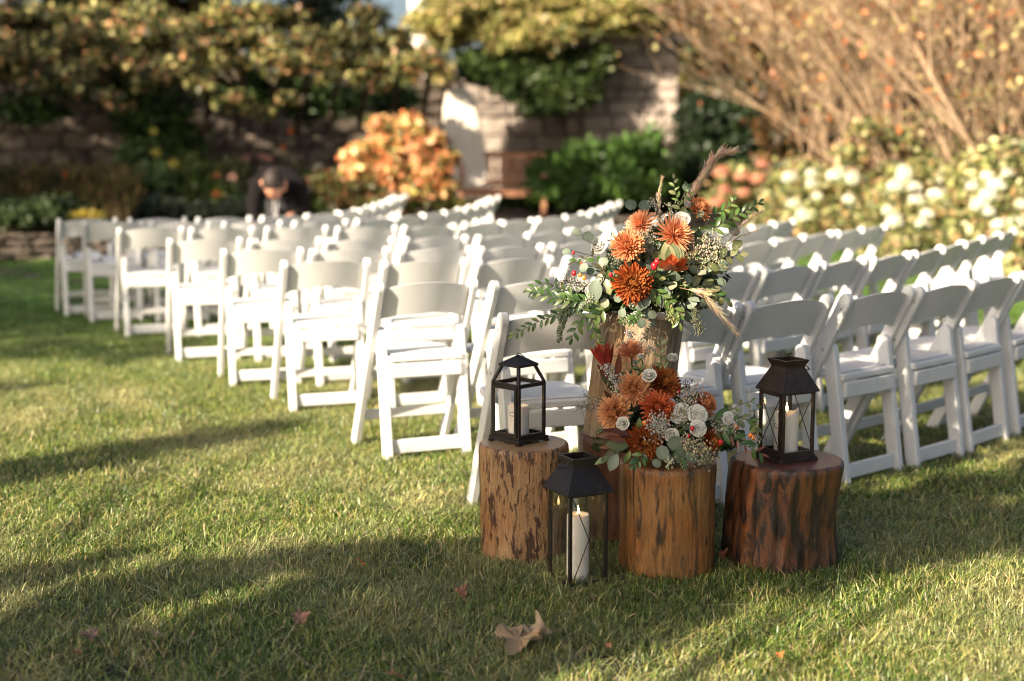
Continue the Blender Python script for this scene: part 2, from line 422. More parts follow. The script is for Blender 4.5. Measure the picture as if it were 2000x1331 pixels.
G_gold = [(.46, .38, .13), (.34, .33, .10), (.50, .38, .16), (.20, .23, .06)]
G_warm = [(.28, .14, .05), (.36, .20, .08), (.2, .13, .05), (.16, .14, .05)]
bgtree('dark broad tree far behind the left end of the wall', -11.5, 33, 9, 5.8, 3.6, 4.2, 9000, .26, G_dark + G_olive[:1], 11)
bgtree('olive green tree behind the wall above the perennials', -8.6, 34, 9, 5.6, 2.3, 4.0, 7000, .24, G_olive, 12)
bgtree('dark tree with sky showing either side behind the wall', -5.2, 37, 10, 6.2, 1.5, 4.8, 4200, .25, G_dark, 13)
bgtree('dark evergreen behind the pale leaning trunk', .9, 38, 10, 5.4, 2.9, 5.0, 9000, .25, G_dark + G_olive[:1], 14)
bgtree('golden green tree behind the stone pier', 4.6, 35, 9, 5.2, 2.9, 4.5, 9000, .24, G_gold[:2] + G_olive, 15)
bgtree('russet brown tree behind the tan branches', 9.2, 33, 9, 5.2, 3.6, 4.6, 10000, .24, G_warm, 16)
bgtree('russet tree at the far right behind the bare stems', 14, 30, 9, 5.0, 3.6, 4.6, 9000, .24, G_warm + G_olive[:1], 17)
# far hedge that closes the view between trunks
foliage('woodland', None, [(x, 46 + (i % 3) * 2, 1.5 + (i % 2) * .6, 3.2, 2, 2.2) for i, x in enumerate(np.linspace(-26, 26, 15))], 26000, .34, G_dark + G_olive[:2], 18)
o = bpy.data.objects['woodland']; o['label'] = 'dark distant woodland closing the view behind the garden'; o['category'] = 'woodland'

# straight pale trunk behind the wall and a pale slab that paints the sun patch on the wall
pt = thing('pale_tree', 'straight pale sunlit tree trunk behind the wall at top centre', 'tree', (-1.72, 27.2, 0))
tp = [P(832, 330, 27.2), P(828, 180, 27.2), P(826, 90, 27.2), P(822, 0, 27.3), P(818, -120, 27.4), P(815, -300, 27.6)]
mb = MB(); mb.tube([(0, 0, 0)] + [p - pt.location for p in tp], [.36, .30, .27, .25, .24, .2, .14], 14); obj('trunk', mb.mesh('trunk', M_palebark, True), pt)
pc = P(800, -480, 27.6) - pt.location
foliage('crown', pt, subclumps((pc.x, pc.y, pc.z, 2.6, 2.2, 1.4), 16, .45, 4), 5000, .13, G_gold, 21)
bt = thing('sun_patch_slab', 'pale slab shaped like the patch of sun on the wall between the orange shrub and the bench', 'sun patch', tuple(P(905, 400, 24.3).xy) + (0,))
M_sunpatch = mat_stone('sun_patch_pale', (.55, .48, .38), (.72, .66, .56), (.84, .79, .70), 3)  # pale tone stands in for sunlight falling on the wall
mb = MB(); k_ = 24.3 / F; zz = lambda v: H - (v - 282) * k_
mb.prism([(-38 * k_, 0), (60 * k_, 0), (52 * k_, zz(335)), (34 * k_, zz(250)), (20 * k_, zz(190)), (6 * k_, zz(172)), (-30 * k_, zz(178)), (-38 * k_, zz(215))][::-1], 0, .5, axis='z')
me_ = mb.mesh('sun_patch_face', M_sunpatch, False, .03); me_.transform(Matrix(((1, 0, 0, 0), (0, 0, 1, 0), (0, 1, 0, 0), (0, 0, 0, 1)))); me_.flip_normals(); obj('sun_patch_face', me_, bt)

# overhanging vine canopy in front of the left wall
def clumps_px(lst):
    out = []
    for u, v, y, ru, rv, ry in lst:
        p = P(u, v, y); k = y / F; out.append((p.x, p.y, p.z, ru * k, ry, rv * k))
    return out
G_vine = [(.34, .33, .10), (.54, .48, .18), (.14, .15, .04), (.46, .25, .11), (.06, .07, .02), (.03, .04, .012), (.04, .05, .015)]
vn = thing('overhanging_vine', 'large leafy vine spilling over the top of the left stone wall', 'vine', (0, 0, 0), group='climbing plants on the garden wall')
vl = []
rv = random.Random(5)
for u in range(-120, 860, 42):
    for v, y in ((30, 21.5), (75, 20.6), (120, 20.0)):
        if u > 770 and v < 100: continue
        if 430 < u < 780 and v < 60 and rv.random() < .75: continue
        vl.append((u + rv.uniform(-20, 20), v + rv.uniform(-18, 18) + (10 if u < 500 else 0), y + rv.uniform(-.4, .4), 44, 26, .45))
for u, v in ((160, 190), (215, 200), (150, 175), (235, 220), (280, 175), (400, 190), (395, 175), (470, 200), (490, 225), (510, 235), (440, 215), (560, 205), (640, 165), (700, 165), (740, 175), (60, 180), (90, 165), (20, 120), (330, 160)):
    vl.append((u, v - 12, 19.4, 26, 15, .3))
foliage('foliage', vn, clumps_px(vl), 30000, .11, G_vine, 31, flat=.5, droop=.4, shell=.8)
mb = MB()
for u in range(-80, 860, 60):
    mb.tube([P(u, 260, 22.5), P(u + 20, 150, 21.6), P(u + rv.uniform(-30, 30), 90, 20.6), P(u + rv.uniform(-30, 60), 160, 19.8)], [.05, .045, .03, .012], 5)
obj('stem', mb.mesh('stem', M_bark), vn, kind='stuff')
# shaded ivy on the wall face
iv = thing('wall_ivy', 'dark green ivy hanging on the shaded stone wall below the vine', 'ivy', (0, 0, 0), group='climbing plants on the garden wall')
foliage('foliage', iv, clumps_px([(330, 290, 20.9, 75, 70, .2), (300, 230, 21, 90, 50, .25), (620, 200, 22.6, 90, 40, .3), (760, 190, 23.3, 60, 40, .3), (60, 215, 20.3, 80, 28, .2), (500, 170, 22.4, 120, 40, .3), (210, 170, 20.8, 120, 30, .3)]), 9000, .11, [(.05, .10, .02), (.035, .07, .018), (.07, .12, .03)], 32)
cv = thing('golden_climber', 'sunlit yellow green climber crowning the wall beside the pier', 'climber', (0, 0, 0), group='climbing plants on the garden wall')
foliage('foliage', cv, clumps_px([(830, 110, 24.0, 36, 26, .3), (860, 140, 23.9, 28, 24, .3), (1240, 40, 24.8, 50, 22, .4), (980, 92, 24.4, 40, 16, .3)] + [(u + rv.uniform(-16, 16), v + rv.uniform(-14, 14), 24.6 + rv.uniform(-.5, .3), rv.uniform(24, 50), rv.uniform(12, 26), .4) for u in range(850, 1260, 34) for v in (10, 40, 66) if not (u > 1140 and v > 50)]), 17000, .12, G_gold, 33, flat=.4)
ci = thing('dark_ivy_mass', 'dense dark green ivy draped over the wall left of the pier', 'ivy', (0, 0, 0), group='climbing plants on the garden wall')
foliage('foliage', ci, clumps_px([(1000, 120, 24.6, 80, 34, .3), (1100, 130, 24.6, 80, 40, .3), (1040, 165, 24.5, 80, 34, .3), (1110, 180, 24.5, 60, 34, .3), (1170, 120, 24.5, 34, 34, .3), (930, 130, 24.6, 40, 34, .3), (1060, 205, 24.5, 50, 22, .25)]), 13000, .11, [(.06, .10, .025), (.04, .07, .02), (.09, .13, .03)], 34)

def shrub(name, label, cat, cl, n, size, cols, seed, group=None, blooms=None, base=None, stems=True, shell=.45, mat=None):
    cp = clumps_px(cl)
    bx = base or (sum(c[0] for c in cp) / len(cp), sum(c[1] for c in cp) / len(cp), 0)
    t = thing(name, label, cat, bx, 0, group)
    cp2 = [(c[0] - bx[0], c[1] - bx[1], c[2], c[3], c[4], c[5]) for c in cp]
    foliage('foliage', t, cp2, n, size, cols, seed, mat=mat, shell=shell)
    if stems:
        mb = MB()
        for c in cp2:
            for _ in range(2): mb.tube([(c[0] * .3 + rnd(-.1, .1), c[1] * .3, 0.02), (c[0] * .7, c[1] * .7, c[2] * .5), (c[0], c[1], c[2])], [.022, .016, .006], 5)
        obj('stem', mb.mesh('stem', M_bark), t, kind='stuff')
    return t, cp2, Vector(bx)
shrub('orange_autumn_shrub', 'glowing orange and yellow autumn shrub left of the bench', 'shrub',
      [(745, 245, 19.3, 28, 19.3, .25), (800, 250, 19.3, 36, 26, .3), (840, 275, 19.3, 34, 19.3, .3), (765, 285, 19.3, 46, 28, .35), (820, 300, 19.3, 42, 26, .35), (700, 305, 19.1, 34, 24, .3), (870, 310, 19.3, 26, 20, .3),
       (760, 335, 19.1, 50, 28, .35), (840, 345, 19.1, 42, 26, .35), (690, 335, 19.1, 24, 18, .3), (810, 375, 19.0, 40, 19.3, .3), (870, 365, 19.1, 24, 20, .3)],
      5600, .115, [(.10, .11, .03), (.88, .38, .17), (.95, .55, .28), (.80, .25, .10), (.88, .62, .26), (.45, .38, .10)], 41)
shrub('green_bush', 'dense green bush with a few pale blooms right of the bench', 'bush',
      [(1080, 330, 23, 50, 34, .5), (1150, 320, 23, 60, 44, .5), (1230, 310, 23, 55, 44, .5), (1275, 285, 23.3, 22, 40, .3), (1110, 370, 22.6, 70, 34, .5), (1200, 365, 22.6, 80, 36, .5), (1290, 350, 23, 36, 40, .5), (1050, 375, 22.6, 34, 24, .4)],
      13000, .12, [(.07, .15, .025), (.05, .11, .02), (.10, .19, .035)], 42)
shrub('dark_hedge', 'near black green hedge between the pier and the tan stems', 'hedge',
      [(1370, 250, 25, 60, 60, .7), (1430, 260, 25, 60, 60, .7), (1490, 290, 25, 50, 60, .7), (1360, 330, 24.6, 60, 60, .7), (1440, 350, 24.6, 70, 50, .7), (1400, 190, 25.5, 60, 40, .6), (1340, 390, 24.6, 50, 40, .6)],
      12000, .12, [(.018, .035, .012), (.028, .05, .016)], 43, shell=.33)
G_peren = [(.06, .11, .025), (.09, .13, .03), (.05, .08, .02), (.12, .14, .04)]
shrub('perennial_clump', 'tall leafy green perennial against the wall left of the man', 'plant', [(270, 310, 19.6, 44, 36, .35), (300, 350, 19.4, 44, 36, .35), (260, 365, 19.2, 40, 30, .35)], 3600, .10, [(.08, .14, .04), (.11, .17, .06)], 51, 'perennials in the flower bed')
shrub('perennial_clump', 'green perennial with scattered yellow leaves in mid border', 'plant', [(375, 345, 19.8, 50, 40, .35), (400, 390, 19.4, 60, 36, .35), (340, 330, 20, 30, 24, .3)], 3800, .10, [(.10, .15, .03), (.07, .12, .03), (.2, .2, .05)], 52, 'perennials in the flower bed')
shrub('perennial_clump', 'pale cream flowering plant directly left of the man', 'plant', [(455, 330, 20.2, 36, 22, .3), (450, 375, 20, 50, 36, .35)], 2600, .09, [(.34, .34, .18), (.10, .13, .04), (.14, .17, .06)], 53, 'perennials in the flower bed')
shrub('perennial_clump', 'low green perennial directly right of the man', 'plant', [(620, 380, 20.6, 55, 32, .4), (660, 400, 20.2, 50, 24, .4), (590, 360, 20.8, 40, 30, .4)], 3600, .10, G_peren, 54, 'perennials in the flower bed')
shrub('perennial_clump', 'dull russet perennials in front of the orange shrub', 'plant', [(690, 378, 18.6, 60, 20, .3), (760, 398, 18.3, 60, 20, .3), (640, 355, 19.6, 36, 20, .3)], 3200, .10, [(.16, .07, .03), (.10, .10, .03), (.07, .09, .02)], 55, 'perennials in the flower bed')
shrub('perennial_clump', 'yellow green perennial between the far rows and the bench', 'plant', [(850, 395, 21, 36, 20, .35), (900, 405, 21, 30, 16, .35)], 1800, .10, [(.2, .16, .04), (.10, .11, .03)], 56, 'perennials in the flower bed')
shrub('perennial_clump', 'grey green foliage plant behind the third to fifth far chairs', 'plant', [(300, 405, 18.3, 60, 22, .35), (390, 415, 18.5, 60, 20, .35), (470, 405, 19, 40, 22, .35)], 3000, .08, [(.12, .14, .09), (.08, .11, .05)], 57, 'perennials in the flower bed')
shrub('perennial_clump', 'dark low foliage above the edging at far left', 'plant', [(40, 420, 16.6, 80, 28, .4), (110, 405, 17.2, 60, 28, .4), (-40, 400, 16.6, 60, 34, .4), (180, 400, 17.6, 60, 28, .4)], 5200, .08, [(.03, .05, .016), (.045, .07, .02)], 58, 'perennials in the flower bed')
shrub('low_border_plants', 'low green foliage in front of the green bush above the edging', 'plant', [(1000, 395, 23.2, 60, 12, .3), (1100, 402, 23.2, 80, 12, .3), (1230, 402, 23.4, 80, 14, .3), (1350, 405, 23.6, 80, 14, .3)], 3600, .09, [(.06, .11, .02), (.04, .08, .02)], 59)
shrub('yellow_mum_plant', 'rounded yellow chrysanthemum bush behind the first far chair', 'flowers', [(165, 424, 17, 36, 13, .22)], 1500, .045, [(.42, .30, .03), (.34, .26, .04), (.12, .14, .03)], 60)
# brown ornamental grass mass
og = thing('ornamental_grass', 'brown feathery ornamental grasses in the left flower bed', 'grass', (-5.3, 18, 0))
V = []; Fc = []; cl_ = []
for _ in range(4200):
    u = rnd(-60, 255); y = rnd(17.2, 18.8); bx = (u - 1000) / F * y; h = (1.35 - (rnd(318, 375) - 282) / F * y) * rnd(.8, 1.04); ln = rnd(-.25, .25); n0 = len(V)
    wd = .011; V += [(bx + 5.3, y - 18, .1), (bx + 5.3 + wd, y - 18, .1), (bx + 5.3 + ln * .4 + wd, y - 18, h * .7), (bx + 5.3 + ln * .4, y - 18, h * .7), (bx + 5.3 + ln, y - 18.05, h), (bx + 5.3 + ln + wd * 1.6, y - 18, h * .99)]
    Fc += [(n0, n0 + 1, n0 + 2, n0 + 3), (n0 + 3, n0 + 2, n0 + 5, n0 + 4)]
    c = random.choice([(.13, .10, .04), (.10, .10, .035), (.19, .13, .06)]); cl_ += [c] * 6
obj('blades', fast_mesh('blades', np.array(V), np.array(Fc), np.array(cl_), M_leaf), og, kind='stuff')
# small blooms dotted through the border
def ball(name, mat, col, seg=7, rings=5):
    b = MB(); vs = []; fs = []
    for i in range(rings + 1):
        t = PI * i / rings
        for k in range(seg):
            a = 2 * PI * k / seg; vs.append((math.sin(t) * math.cos(a), math.sin(t) * math.sin(a), math.cos(t)))
    for i in range(rings):
        for k in range(seg): fs.append((i * seg + k, (i + 1) * seg + k, (i + 1) * seg + (k + 1) % seg, i * seg + (k + 1) % seg))
    return b.add(vs, fs, col).mesh(name, mat, True)
def bloom_head(name, col, n=46, seed=0, ps=.42):
    """mophead of small flat florets"""
    r = random.Random(seed); b = MB()
    for i in range(n):
        z = 1 - 2 * (i + .5) / n; a = i * 2.39996; q = math.sqrt(max(0, 1 - z * z)); d = Vector((q * math.cos(a), q * math.sin(a), z))
        if d.z < -.55: continue
        M = axes(d * r.uniform(.78, 1), d.cross(Vector((.3, .2, .9))) + Vector((r.uniform(-.4, .4), r.uniform(-.4, .4), 0)), d)
        c = tuple(min(1, x * r.uniform(.85, 1.1)) for x in col)
        for k in range(4):
            R = M @ Matrix.Rotation(k * PI / 2, 4, 'Z')
            b.add([tuple(R @ Vector(p)) for p in ((0, 0, 0), (ps * .35, ps * .3, .05), (0, ps * .75, 0), (-ps * .35, ps * .3, .05))], [(0, 1, 2, 3)], c)
    return b.mesh(name, M_petal)
BL = {'orange': bloom_head('bloom', (.75, .18, .04), 26, 1), 'pink': bloom_head('bloom', (.62, .30, .28), 26, 2), 'cream': bloom_head('bloom', (.72, .68, .52), 40, 3), 'white': bloom_head('bloom', (.82, .79, .66), 46, 4), 'blush': bloom_head('bloom', (.60, .27, .17), 46, 5), 'yellow': bloom_head('bloom', (.6, .5, .08), 26, 6)}
M_green_stem = plain('green_stem', (.09, .13, .035), .6)
WHERE = {(568, 257): 'high against the wall above the man', (554, 290): 'above the man near the wall foot', (480, 310): 'leftmost of the pair above the man', (512, 308): 'just above the man\'s head', (525, 312): 'above the man\'s right side', (131, 342): 'left one of two above the brown grasses', (168, 343): 'right one of two above the brown grasses', (140, 336): 'between two orange blooms at left', (45, 338): 'near the left edge of the picture',
 (422, 380): 'low, left of the man', (424, 343): 'upper one left of the man', (305, 300): 'upper middle of the tall perennial', (338, 322): 'right of the tall perennial', (300, 258): 'topmost against the shaded wall', (453, 348): 'beside the cream plant', (665, 300): 'topmost left of the orange shrub', (621, 328): 'left of the orange shrub', (640, 335): 'closest to the orange shrub'}
for c, u, v, y, r in (('orange', 568, 257, 20.8, .055), ('orange', 554, 290, 20.4, .05), ('pink', 480, 310, 20, .06), ('pink', 512, 308, 20, .055), ('pink', 525, 312, 20, .05), ('orange', 131, 342, 17.4, .055), ('orange', 168, 343, 17.4, .055), ('cream', 140, 336, 17.5, .045), ('pink', 45, 338, 17.3, .05), ('orange', 422, 380, 18.4, .055), ('orange', 424, 343, 19, .045), ('yellow', 305, 300, 18.9, .07), ('yellow', 338, 322, 19, .075), ('yellow', 300, 258, 18.9, .055), ('pink', 453, 348, 18.9, .06), ('yellow', 665, 300, 20.5, .06), ('cream', 621, 328, 20.5, .075), ('orange', 640, 335, 20.5, .05)):
    p = P(u, v, y); t = thing('border_flower', 'small %s bloom in the flower border, %s' % (c, WHERE[(u, v)]), 'flower', (p.x, p.y, 0), 0, c + ' blooms in the border')
    obj('flower_head', BL[c], t, M=Matrix.Translation((0, 0, p.z)) @ Matrix.Diagonal((r, r, r, 1)))
    mb = MB(); mb.tube([(0, 0, .15), (.02, 0, p.z * .6), (0, 0, p.z)], .006, 4); obj('stem', mb.mesh('stem', M_green_stem), t)

# hydrangea bank on the right, in full sun
G_hyd = [(.36, .36, .13), (.24, .27, .08), (.52, .48, .24), (.10, .13, .04), (.42, .27, .12), (.07, .09, .03)]
def hydr(label, cl, n, seed, heads, kind='white', group='hydrangea bushes on the right'):
    t, cp, b0 = shrub('hydrangea_bush', label, 'hydrangea', cl, n, .085, G_hyd, seed, group, shell=.4)
    for u, v, y, r in heads:
        p = P(u, v, y) - b0; obj('flower_head', BL[kind if random.random() > .06 else 'blush'], t, M=Matrix.Translation(p) @ Matrix.Rotation(rnd(0, 6), 4, 'Z') @ Matrix.Diagonal((r, r, r * .85, 1)))
hydr('pinkish brown headed hydrangea beside the dark hedge', [(1420, 385, 21, 44, 28, .4), (1490, 370, 21, 40, 32, .4), (1440, 345, 21.2, 36, 22, .35), (1520, 400, 20.6, 36, 28, .4)], 3800, 61,
     [(1410, 337, 20.7, .13), (1448, 345, 20.7, .11), (1480, 350, 20.6, .12), (1452, 378, 20.5, .1), (1490, 323, 20.8, .09), (1404, 395, 20.4, .12), (1416, 372, 20.4, .1)], 'blush')
rh = random.Random(8)
hydr('sunlit hydrangea bush with white heads behind the mid rows', [(1560, 350, 18.8, 60, 36, .5), (1620, 375, 18.4, 70, 42, .6), (1560, 400, 18.2, 70, 40, .5), (1680, 400, 18, 60, 40, .5), (1600, 430, 17.8, 80, 34, .5), (1690, 440, 17.5, 60, 34, .5), (1520, 430, 18.2, 50, 30, .5)], 12000, 62,
     [(u + rh.uniform(-8, 8), v + rh.uniform(-6, 6), 17.6 - (v - 340) / 100 * .5, rh.uniform(.07, .115)) for u, v in ((1555, 393, ), (1582, 345), (1620, 348), (1640, 342), (1600, 380), (1590, 365), (1660, 385), (1673, 353), (1700, 348), (1540, 350), (1570, 420), (1640, 330), (1690, 380))])
hydr('broad sunlit hydrangea bush with many white heads at right', [(1760, 360, 16.8, 70, 40, .6), (1830, 350, 16.4, 70, 44, .6), (1760, 420, 16.2, 70, 44, .6), (1840, 420, 15.8, 70, 44, .6), (1790, 480, 15.2, 70, 40, .5), (1870, 480, 15, 60, 44, .5), (1720, 460, 16.4, 50, 40, .5), (1740, 520, 15, 60, 40, .5)], 15000, 63,
     [(u + rh.uniform(-8, 8), v + rh.uniform(-6, 6), 15.9 - (v - 340) / 100 * .8, rh.uniform(.065, .11)) for u, v in ((1740, 365), (1780, 368), (1760, 350), (1850, 345), (1865, 350), (1795, 395), (1830, 385), (1735, 410), (1815, 425), (1805, 440), (1860, 395), (1890, 395), (1850, 408), (1750, 440), (1880, 455), (1770, 335), (1885, 370))])
hydr('hydrangea bush cut by the right edge of the picture', [(1930, 340, 14.8, 70, 50, .6), (2010, 330, 14.4, 70, 60, .6), (1920, 400, 14.4, 60, 50, .6), (2000, 400, 14, 70, 60, .6), (1930, 470, 13.8, 60, 50, .5), (2010, 480, 13.4, 70, 60, .5), (1960, 540, 13.2, 70, 46, .5), (1870, 530, 14, 50, 40, .5), (2080, 420, 14, 70, 90, .6)], 17000, 64,
     [(u + rh.uniform(-8, 8), v + rh.uniform(-6, 6), 13.9 - (v - 340) / 100 * .6, rh.uniform(.06, .10)) for u, v in ((1905, 370), (1930, 385), (1945, 360), (1975, 345), (1915, 400), (1935, 410), (1985, 440), (1960, 470), (1990, 400), (1920, 345), (1950, 440))])

# tall bare-stemmed shrubs on the right
def bare_shrub(label, u0, y, n, leanmin, leanmax, hmin, hmax, seed, leaves=1500, low=2):
    base = ground(1000, 600); x0 = (u0 - 1000) / F * y
    t = thing('bare_stemmed_shrub', label, 'shrub', (x0, y, 0), 0, 'tall bare shrubs on the right'); r = random.Random(seed)
    tw = MB(); tips = []
    def branch(p, d, L, rad, depth, mb):
        pts = [p]; q = p.copy(); dd = d.normalized(); k = 5
        for i in range(k):
            dd = (dd + Vector((r.uniform(-.2, .2), r.uniform(-.2, .2), r.uniform(-.1, .14)))).normalized(); q = q + dd * L / k; pts.append(q.copy())
        mb.tube(pts, [rad * (1 - .7 * i / k) for i in range(k + 1)], 6 if depth == 0 else 4)
        if depth < 3:
            for i in range(low if depth == 0 else 1, k + 1):
                for _ in range(2 if depth < 2 else 1):
                    if r.random() < (.85 if depth < 2 else .7):
                        a = Vector((r.uniform(-.75, .75), r.uniform(-.6, .6), r.uniform(-.15, .55))); branch(pts[i], dd + a, L * r.uniform(.35, .6), rad * .45, depth + 1, tw)
        if depth >= 2: tips.append(pts[-1].copy())
    for i in range(n):
        lean = r.uniform(leanmin, leanmax)
        st = MB(); branch(Vector((r.uniform(-.5, .5), r.uniform(-.4, .4), 0)), Vector((lean, r.uniform(-.25, .2), 1)), r.uniform(hmin, hmax), r.uniform(.014, .036), 0, st)
        obj('stem', st.mesh('stem', M_tan, True), t)
    obj('twigs', tw.mesh('twigs', M_tan), t, kind='stuff')
    cl = [(p.x, p.y, p.z, .22, .22, .18, 1) for p in tips]
    foliage('foliage', t, cl, leaves, .09, [(.46, .20, .08), (.52, .36, .16), (.38, .34, .12), (.42, .15, .06), (.55, .48, .22)], seed)
bare_shrub('leaning tan stemmed shrub rising just right of the dark hedge', 1640, 19.5, 6, -.28, .1, 3.6, 5.0, 71)
bare_shrub('upright tan stemmed shrub behind the first hydrangea bush', 1650, 19.2, 7, -.35, .35, 3.2, 5.0, 72)
bare_shrub('wide tangle of tan stems leaning left above the hydrangeas', 1850, 17.6, 9, -.65, -.05, 3.4, 5.2, 73, 2200, 1)
bare_shrub('upright tan stems near the right edge of the picture', 1930, 16.4, 8, -.35, .45, 3.2, 4.8, 74, 2200, 1)
bare_shrub('tan stemmed shrub cut by the right edge of the picture', 2060, 15.2, 7, -.6, .3, 3.0, 4.6, 75, 1800, 1)
bare_shrub('small fan of stems rising behind the dark hedge and the pier top', 1440, 26.8, 7, -.2, .5, 4.2, 5.6, 76, 1400)
shrub('rust_thicket', 'rust and brown leafy thicket filling behind the bare stems', 'thicket', [(u, v, 23 - (u - 1500) * .004, 70, 60, .8) for u in range(1540, 2160, 90) for v in (60, 160, 260, 340)] + [(1700, 0, 23, 80, 60, .7), (1900, -20, 22, 90, 60, .7), (1450, 60, 25.5, 70, 50, .6), (1350, 30, 26, 60, 40, .6), (1460, 130, 25.5, 60, 40, .6)], 22000, .15, [(.10, .05, .02), (.14, .08, .035), (.07, .045, .02), (.05, .055, .02), (.24, .13, .05)], 77)

shrub('climbing_greenery', 'yellow green leafy growth low among the bare stems at right', 'shrub', [(u, v, 16.6, 40, 26, .4) for u, v in ((1700, 250), (1760, 270), (1830, 230), (1880, 280), (1950, 240), (1990, 290), (1820, 300), (1660, 300), (1920, 190))], 2600, .085, G_hyd, 78, stems=False, shell=.9)

# terracotta bench
bn = thing('garden_bench', 'terracotta coloured garden bench with lattice back against the wall', 'bench', (0, 0, 0), 0)
Mt = plain('terracotta_timber', (.40, .19, .10), .7, var=.2, scale=12, bmp=.2)
by = 22.6; bn.location = ((985 - 1000) / F * by, by, .2)
def bx_(nm, x, y, z, sx, sy, sz): obj(nm, MB().box(x, y, z, sx, sy, sz).mesh(nm, Mt), bn)
S = by / F
for k in range(4): bx_('seat_slat', 0 - .1, -.28 + k * .14, .44, 1.12, .125, .03)
for k in range(9): bx_('back_slat', -.25 + k * .105, .32, .74, .055, .025, .42)
bx_('top_rail', .17, .32, .97, 1.0, .05, .08); bx_('bottom_rail', .17, .32, .53, 1.0, .04, .06)
for x, y in ((-.68, -.3), (-.68, .3), (.62, -.3), (.62, .3)): bx_('leg', x, y, .22 if y < 0 else .42, .07, .07, .44 if y < 0 else .84)
bx_('armrest', -.68, 0, .66, .08, .68, .04); bx_('armrest', .62, 0, .66, .08, .68, .04); bx_('apron', -.03, -.33, .38, 1.25, .03, .09)

# ------------------------------------------------------------------ folding chairs
def mat_resin():
    m, nt, b = new_mat('white_resin')
    v = mapping(nt); n = noise(nt, 9, 6, .65, v); n2 = noise(nt, 160, 3, .6, v)
    nt.links.new(ramp(nt, n, [(.2, (.58, .58, .565)), (.6, (.65, .65, .635))]), b.inputs['Base Color'])
    nt.links.new(ramp(nt, n, [(.3, (.34, .34, .34)), (.8, (.5, .5, .5))]), b.inputs['Roughness'])
    bump(nt, b, n2, .05, .001); return m
M_chair = mat_resin(); M_screw = plain('chair_screw', (.45, .44, .42), .35, .8)
BT, FF, RR, HT = -.195, .195, -.176, .775
WX, WRX = .212, .180                          # post and rear leg centre lines
def bar(mb, a, b_, wy, wx, rnd_a=True):
    """flat bar in the y-z plane from a to b_ (x,y,z), rounded at the upper end a"""
    a = Vector(a); b_ = Vector(b_); d = (a - b_).normalized(); n = Vector((0, d.z, -d.y)); h = wy / 2
    prof = []
    if rnd_a:
        for k in range(7):
            t = PI * k / 6; p = a - d * h + n * math.cos(t) * h + d * math.sin(t) * h; prof.append((p.y, p.z))
    else:
        for sg in (1, -1): p = a + n * sg * h; prof.append((p.y, p.z))
    for sg in (-1, 1): p = b_ + n * sg * h; prof.append((p.y, p.z))
    mb.prism(prof, a.x - wx / 2, a.x + wx / 2)
def post_y(z): return BT + (FF - BT) * (HT - z) / HT
def chair_parts():
    pr = []
    def part(nm, mb, bev=.004, mat=None, smooth=False): pr.append((nm, mb.mesh(nm, mat or M_chair, smooth, bev)))
    for sx in (-1, 1):
        m = MB(); bar(m, (sx * WX, BT, HT), (sx * WX, FF, 0), .054, .030); part('leg', m)
        m = MB(); bar(m, (sx * WRX, post_y(.575) + .005, .575), (sx * (WRX - .003), RR, 0), .056, .034); part('rear_leg', m)
    # curved back panel, bowed to the rear, arched top and bottom; faces and rims keep separate vertices so the rims stay crisp
    m = MB(); n = 14; hw = WX - .0145
    def cp(i, top, th):
        t = -1 + 2 * i / n; z = .742 + .028 * (1 - t * t) if top else .606 + .030 * (1 - t * t)
        return (t * hw, post_y(z) - .034 * (1 - t * t) + .006 + th, z)
    for th, flip in ((-.008, False), (.008, True)):
        v = [cp(i, tp, th) for i in range(n + 1) for tp in (0, 1)]; f = [(2 * i, 2 * i + 2, 2 * i + 3, 2 * i + 1) for i in range(n)]
        m.add(v, f if not flip else [q[::-1] for q in f])
    for tp in (0, 1):
        v = [cp(i, tp, th) for i in range(n + 1) for th in (-.008, .008)]; f = [(2 * i, 2 * i + 2, 2 * i + 3, 2 * i + 1) for i in range(n)]
        m.add(v, f if tp else [q[::-1] for q in f])
    m.add([cp(0, 0, -.008), cp(0, 0, .008), cp(0, 1, .008), cp(0, 1, -.008)], [(0, 3, 2, 1)]); m.add([cp(n, 0, -.008), cp(n, 0, .008), cp(n, 1, .008), cp(n, 1, -.008)], [(0, 1, 2, 3)])
    part('backrest', m, 0, None, True)
    # seat: frame with a slightly raised pad, front corners cut
    m = MB(); poly = [(-.168, -.155), (.168, -.155), (.185, .12), (.172, .205), (.13, .235), (-.13, .235), (-.172, .205), (-.185, .12)]
    poly = [(a * 1.03, b_) for a, b_ in poly]
    m.prism(poly, .425, .452, axis='z'); part('seat', m, .005)
    m = MB(); poly = [(a * .86, (b_ - .03) * .86 + .03) for a, b_ in poly]; m.prism(poly, .4525, .459, axis='z'); part('seat_pad', m, .003)
    m = MB(); m.box(0, -.152, .388, .33, .02, .062); part('apron', m)
    m = MB(); m.box(0, RR + .008, .062, .33, .02, .060); part('stretcher', m)
    m = MB(); y = post_y(.155); m.box(0, y, .155, .40, .016, .045); part('stretcher', m)
    m = MB()
    for sx in (-1, 1):
        for y, z in ((post_y(.715), .715), (post_y(.55), .55)):
            m.tube([(sx * (WX + .0145), y - .008, z), (sx * (WX + .0170), y - .008, z)], .0055, 8)
    part('screws', m, 0, M_screw)
    return pr
CH = chair_parts()
ORD = ['first', 'second', 'third', 'fourth', 'fifth', 'sixth', 'seventh', 'eighth', 'ninth', 'tenth', 'eleventh', 'twelfth', 'thirteenth', 'fourteenth', 'fifteenth', 'sixteenth', 'seventeenth', 'eighteenth', 'nineteenth']
ROWN = ['nearest', 'second', 'third', 'fourth', 'fifth', 'sixth', 'seventh', 'farthest']
R1 = [(-.026, 4.807, 19), (.45, 4.96, 27), (.879, 5.156, 36), (1.30, 5.42, 41), (1.66, 5.70, 44), (1.985, 6.02, 47), (2.33, 6.40, 50)]
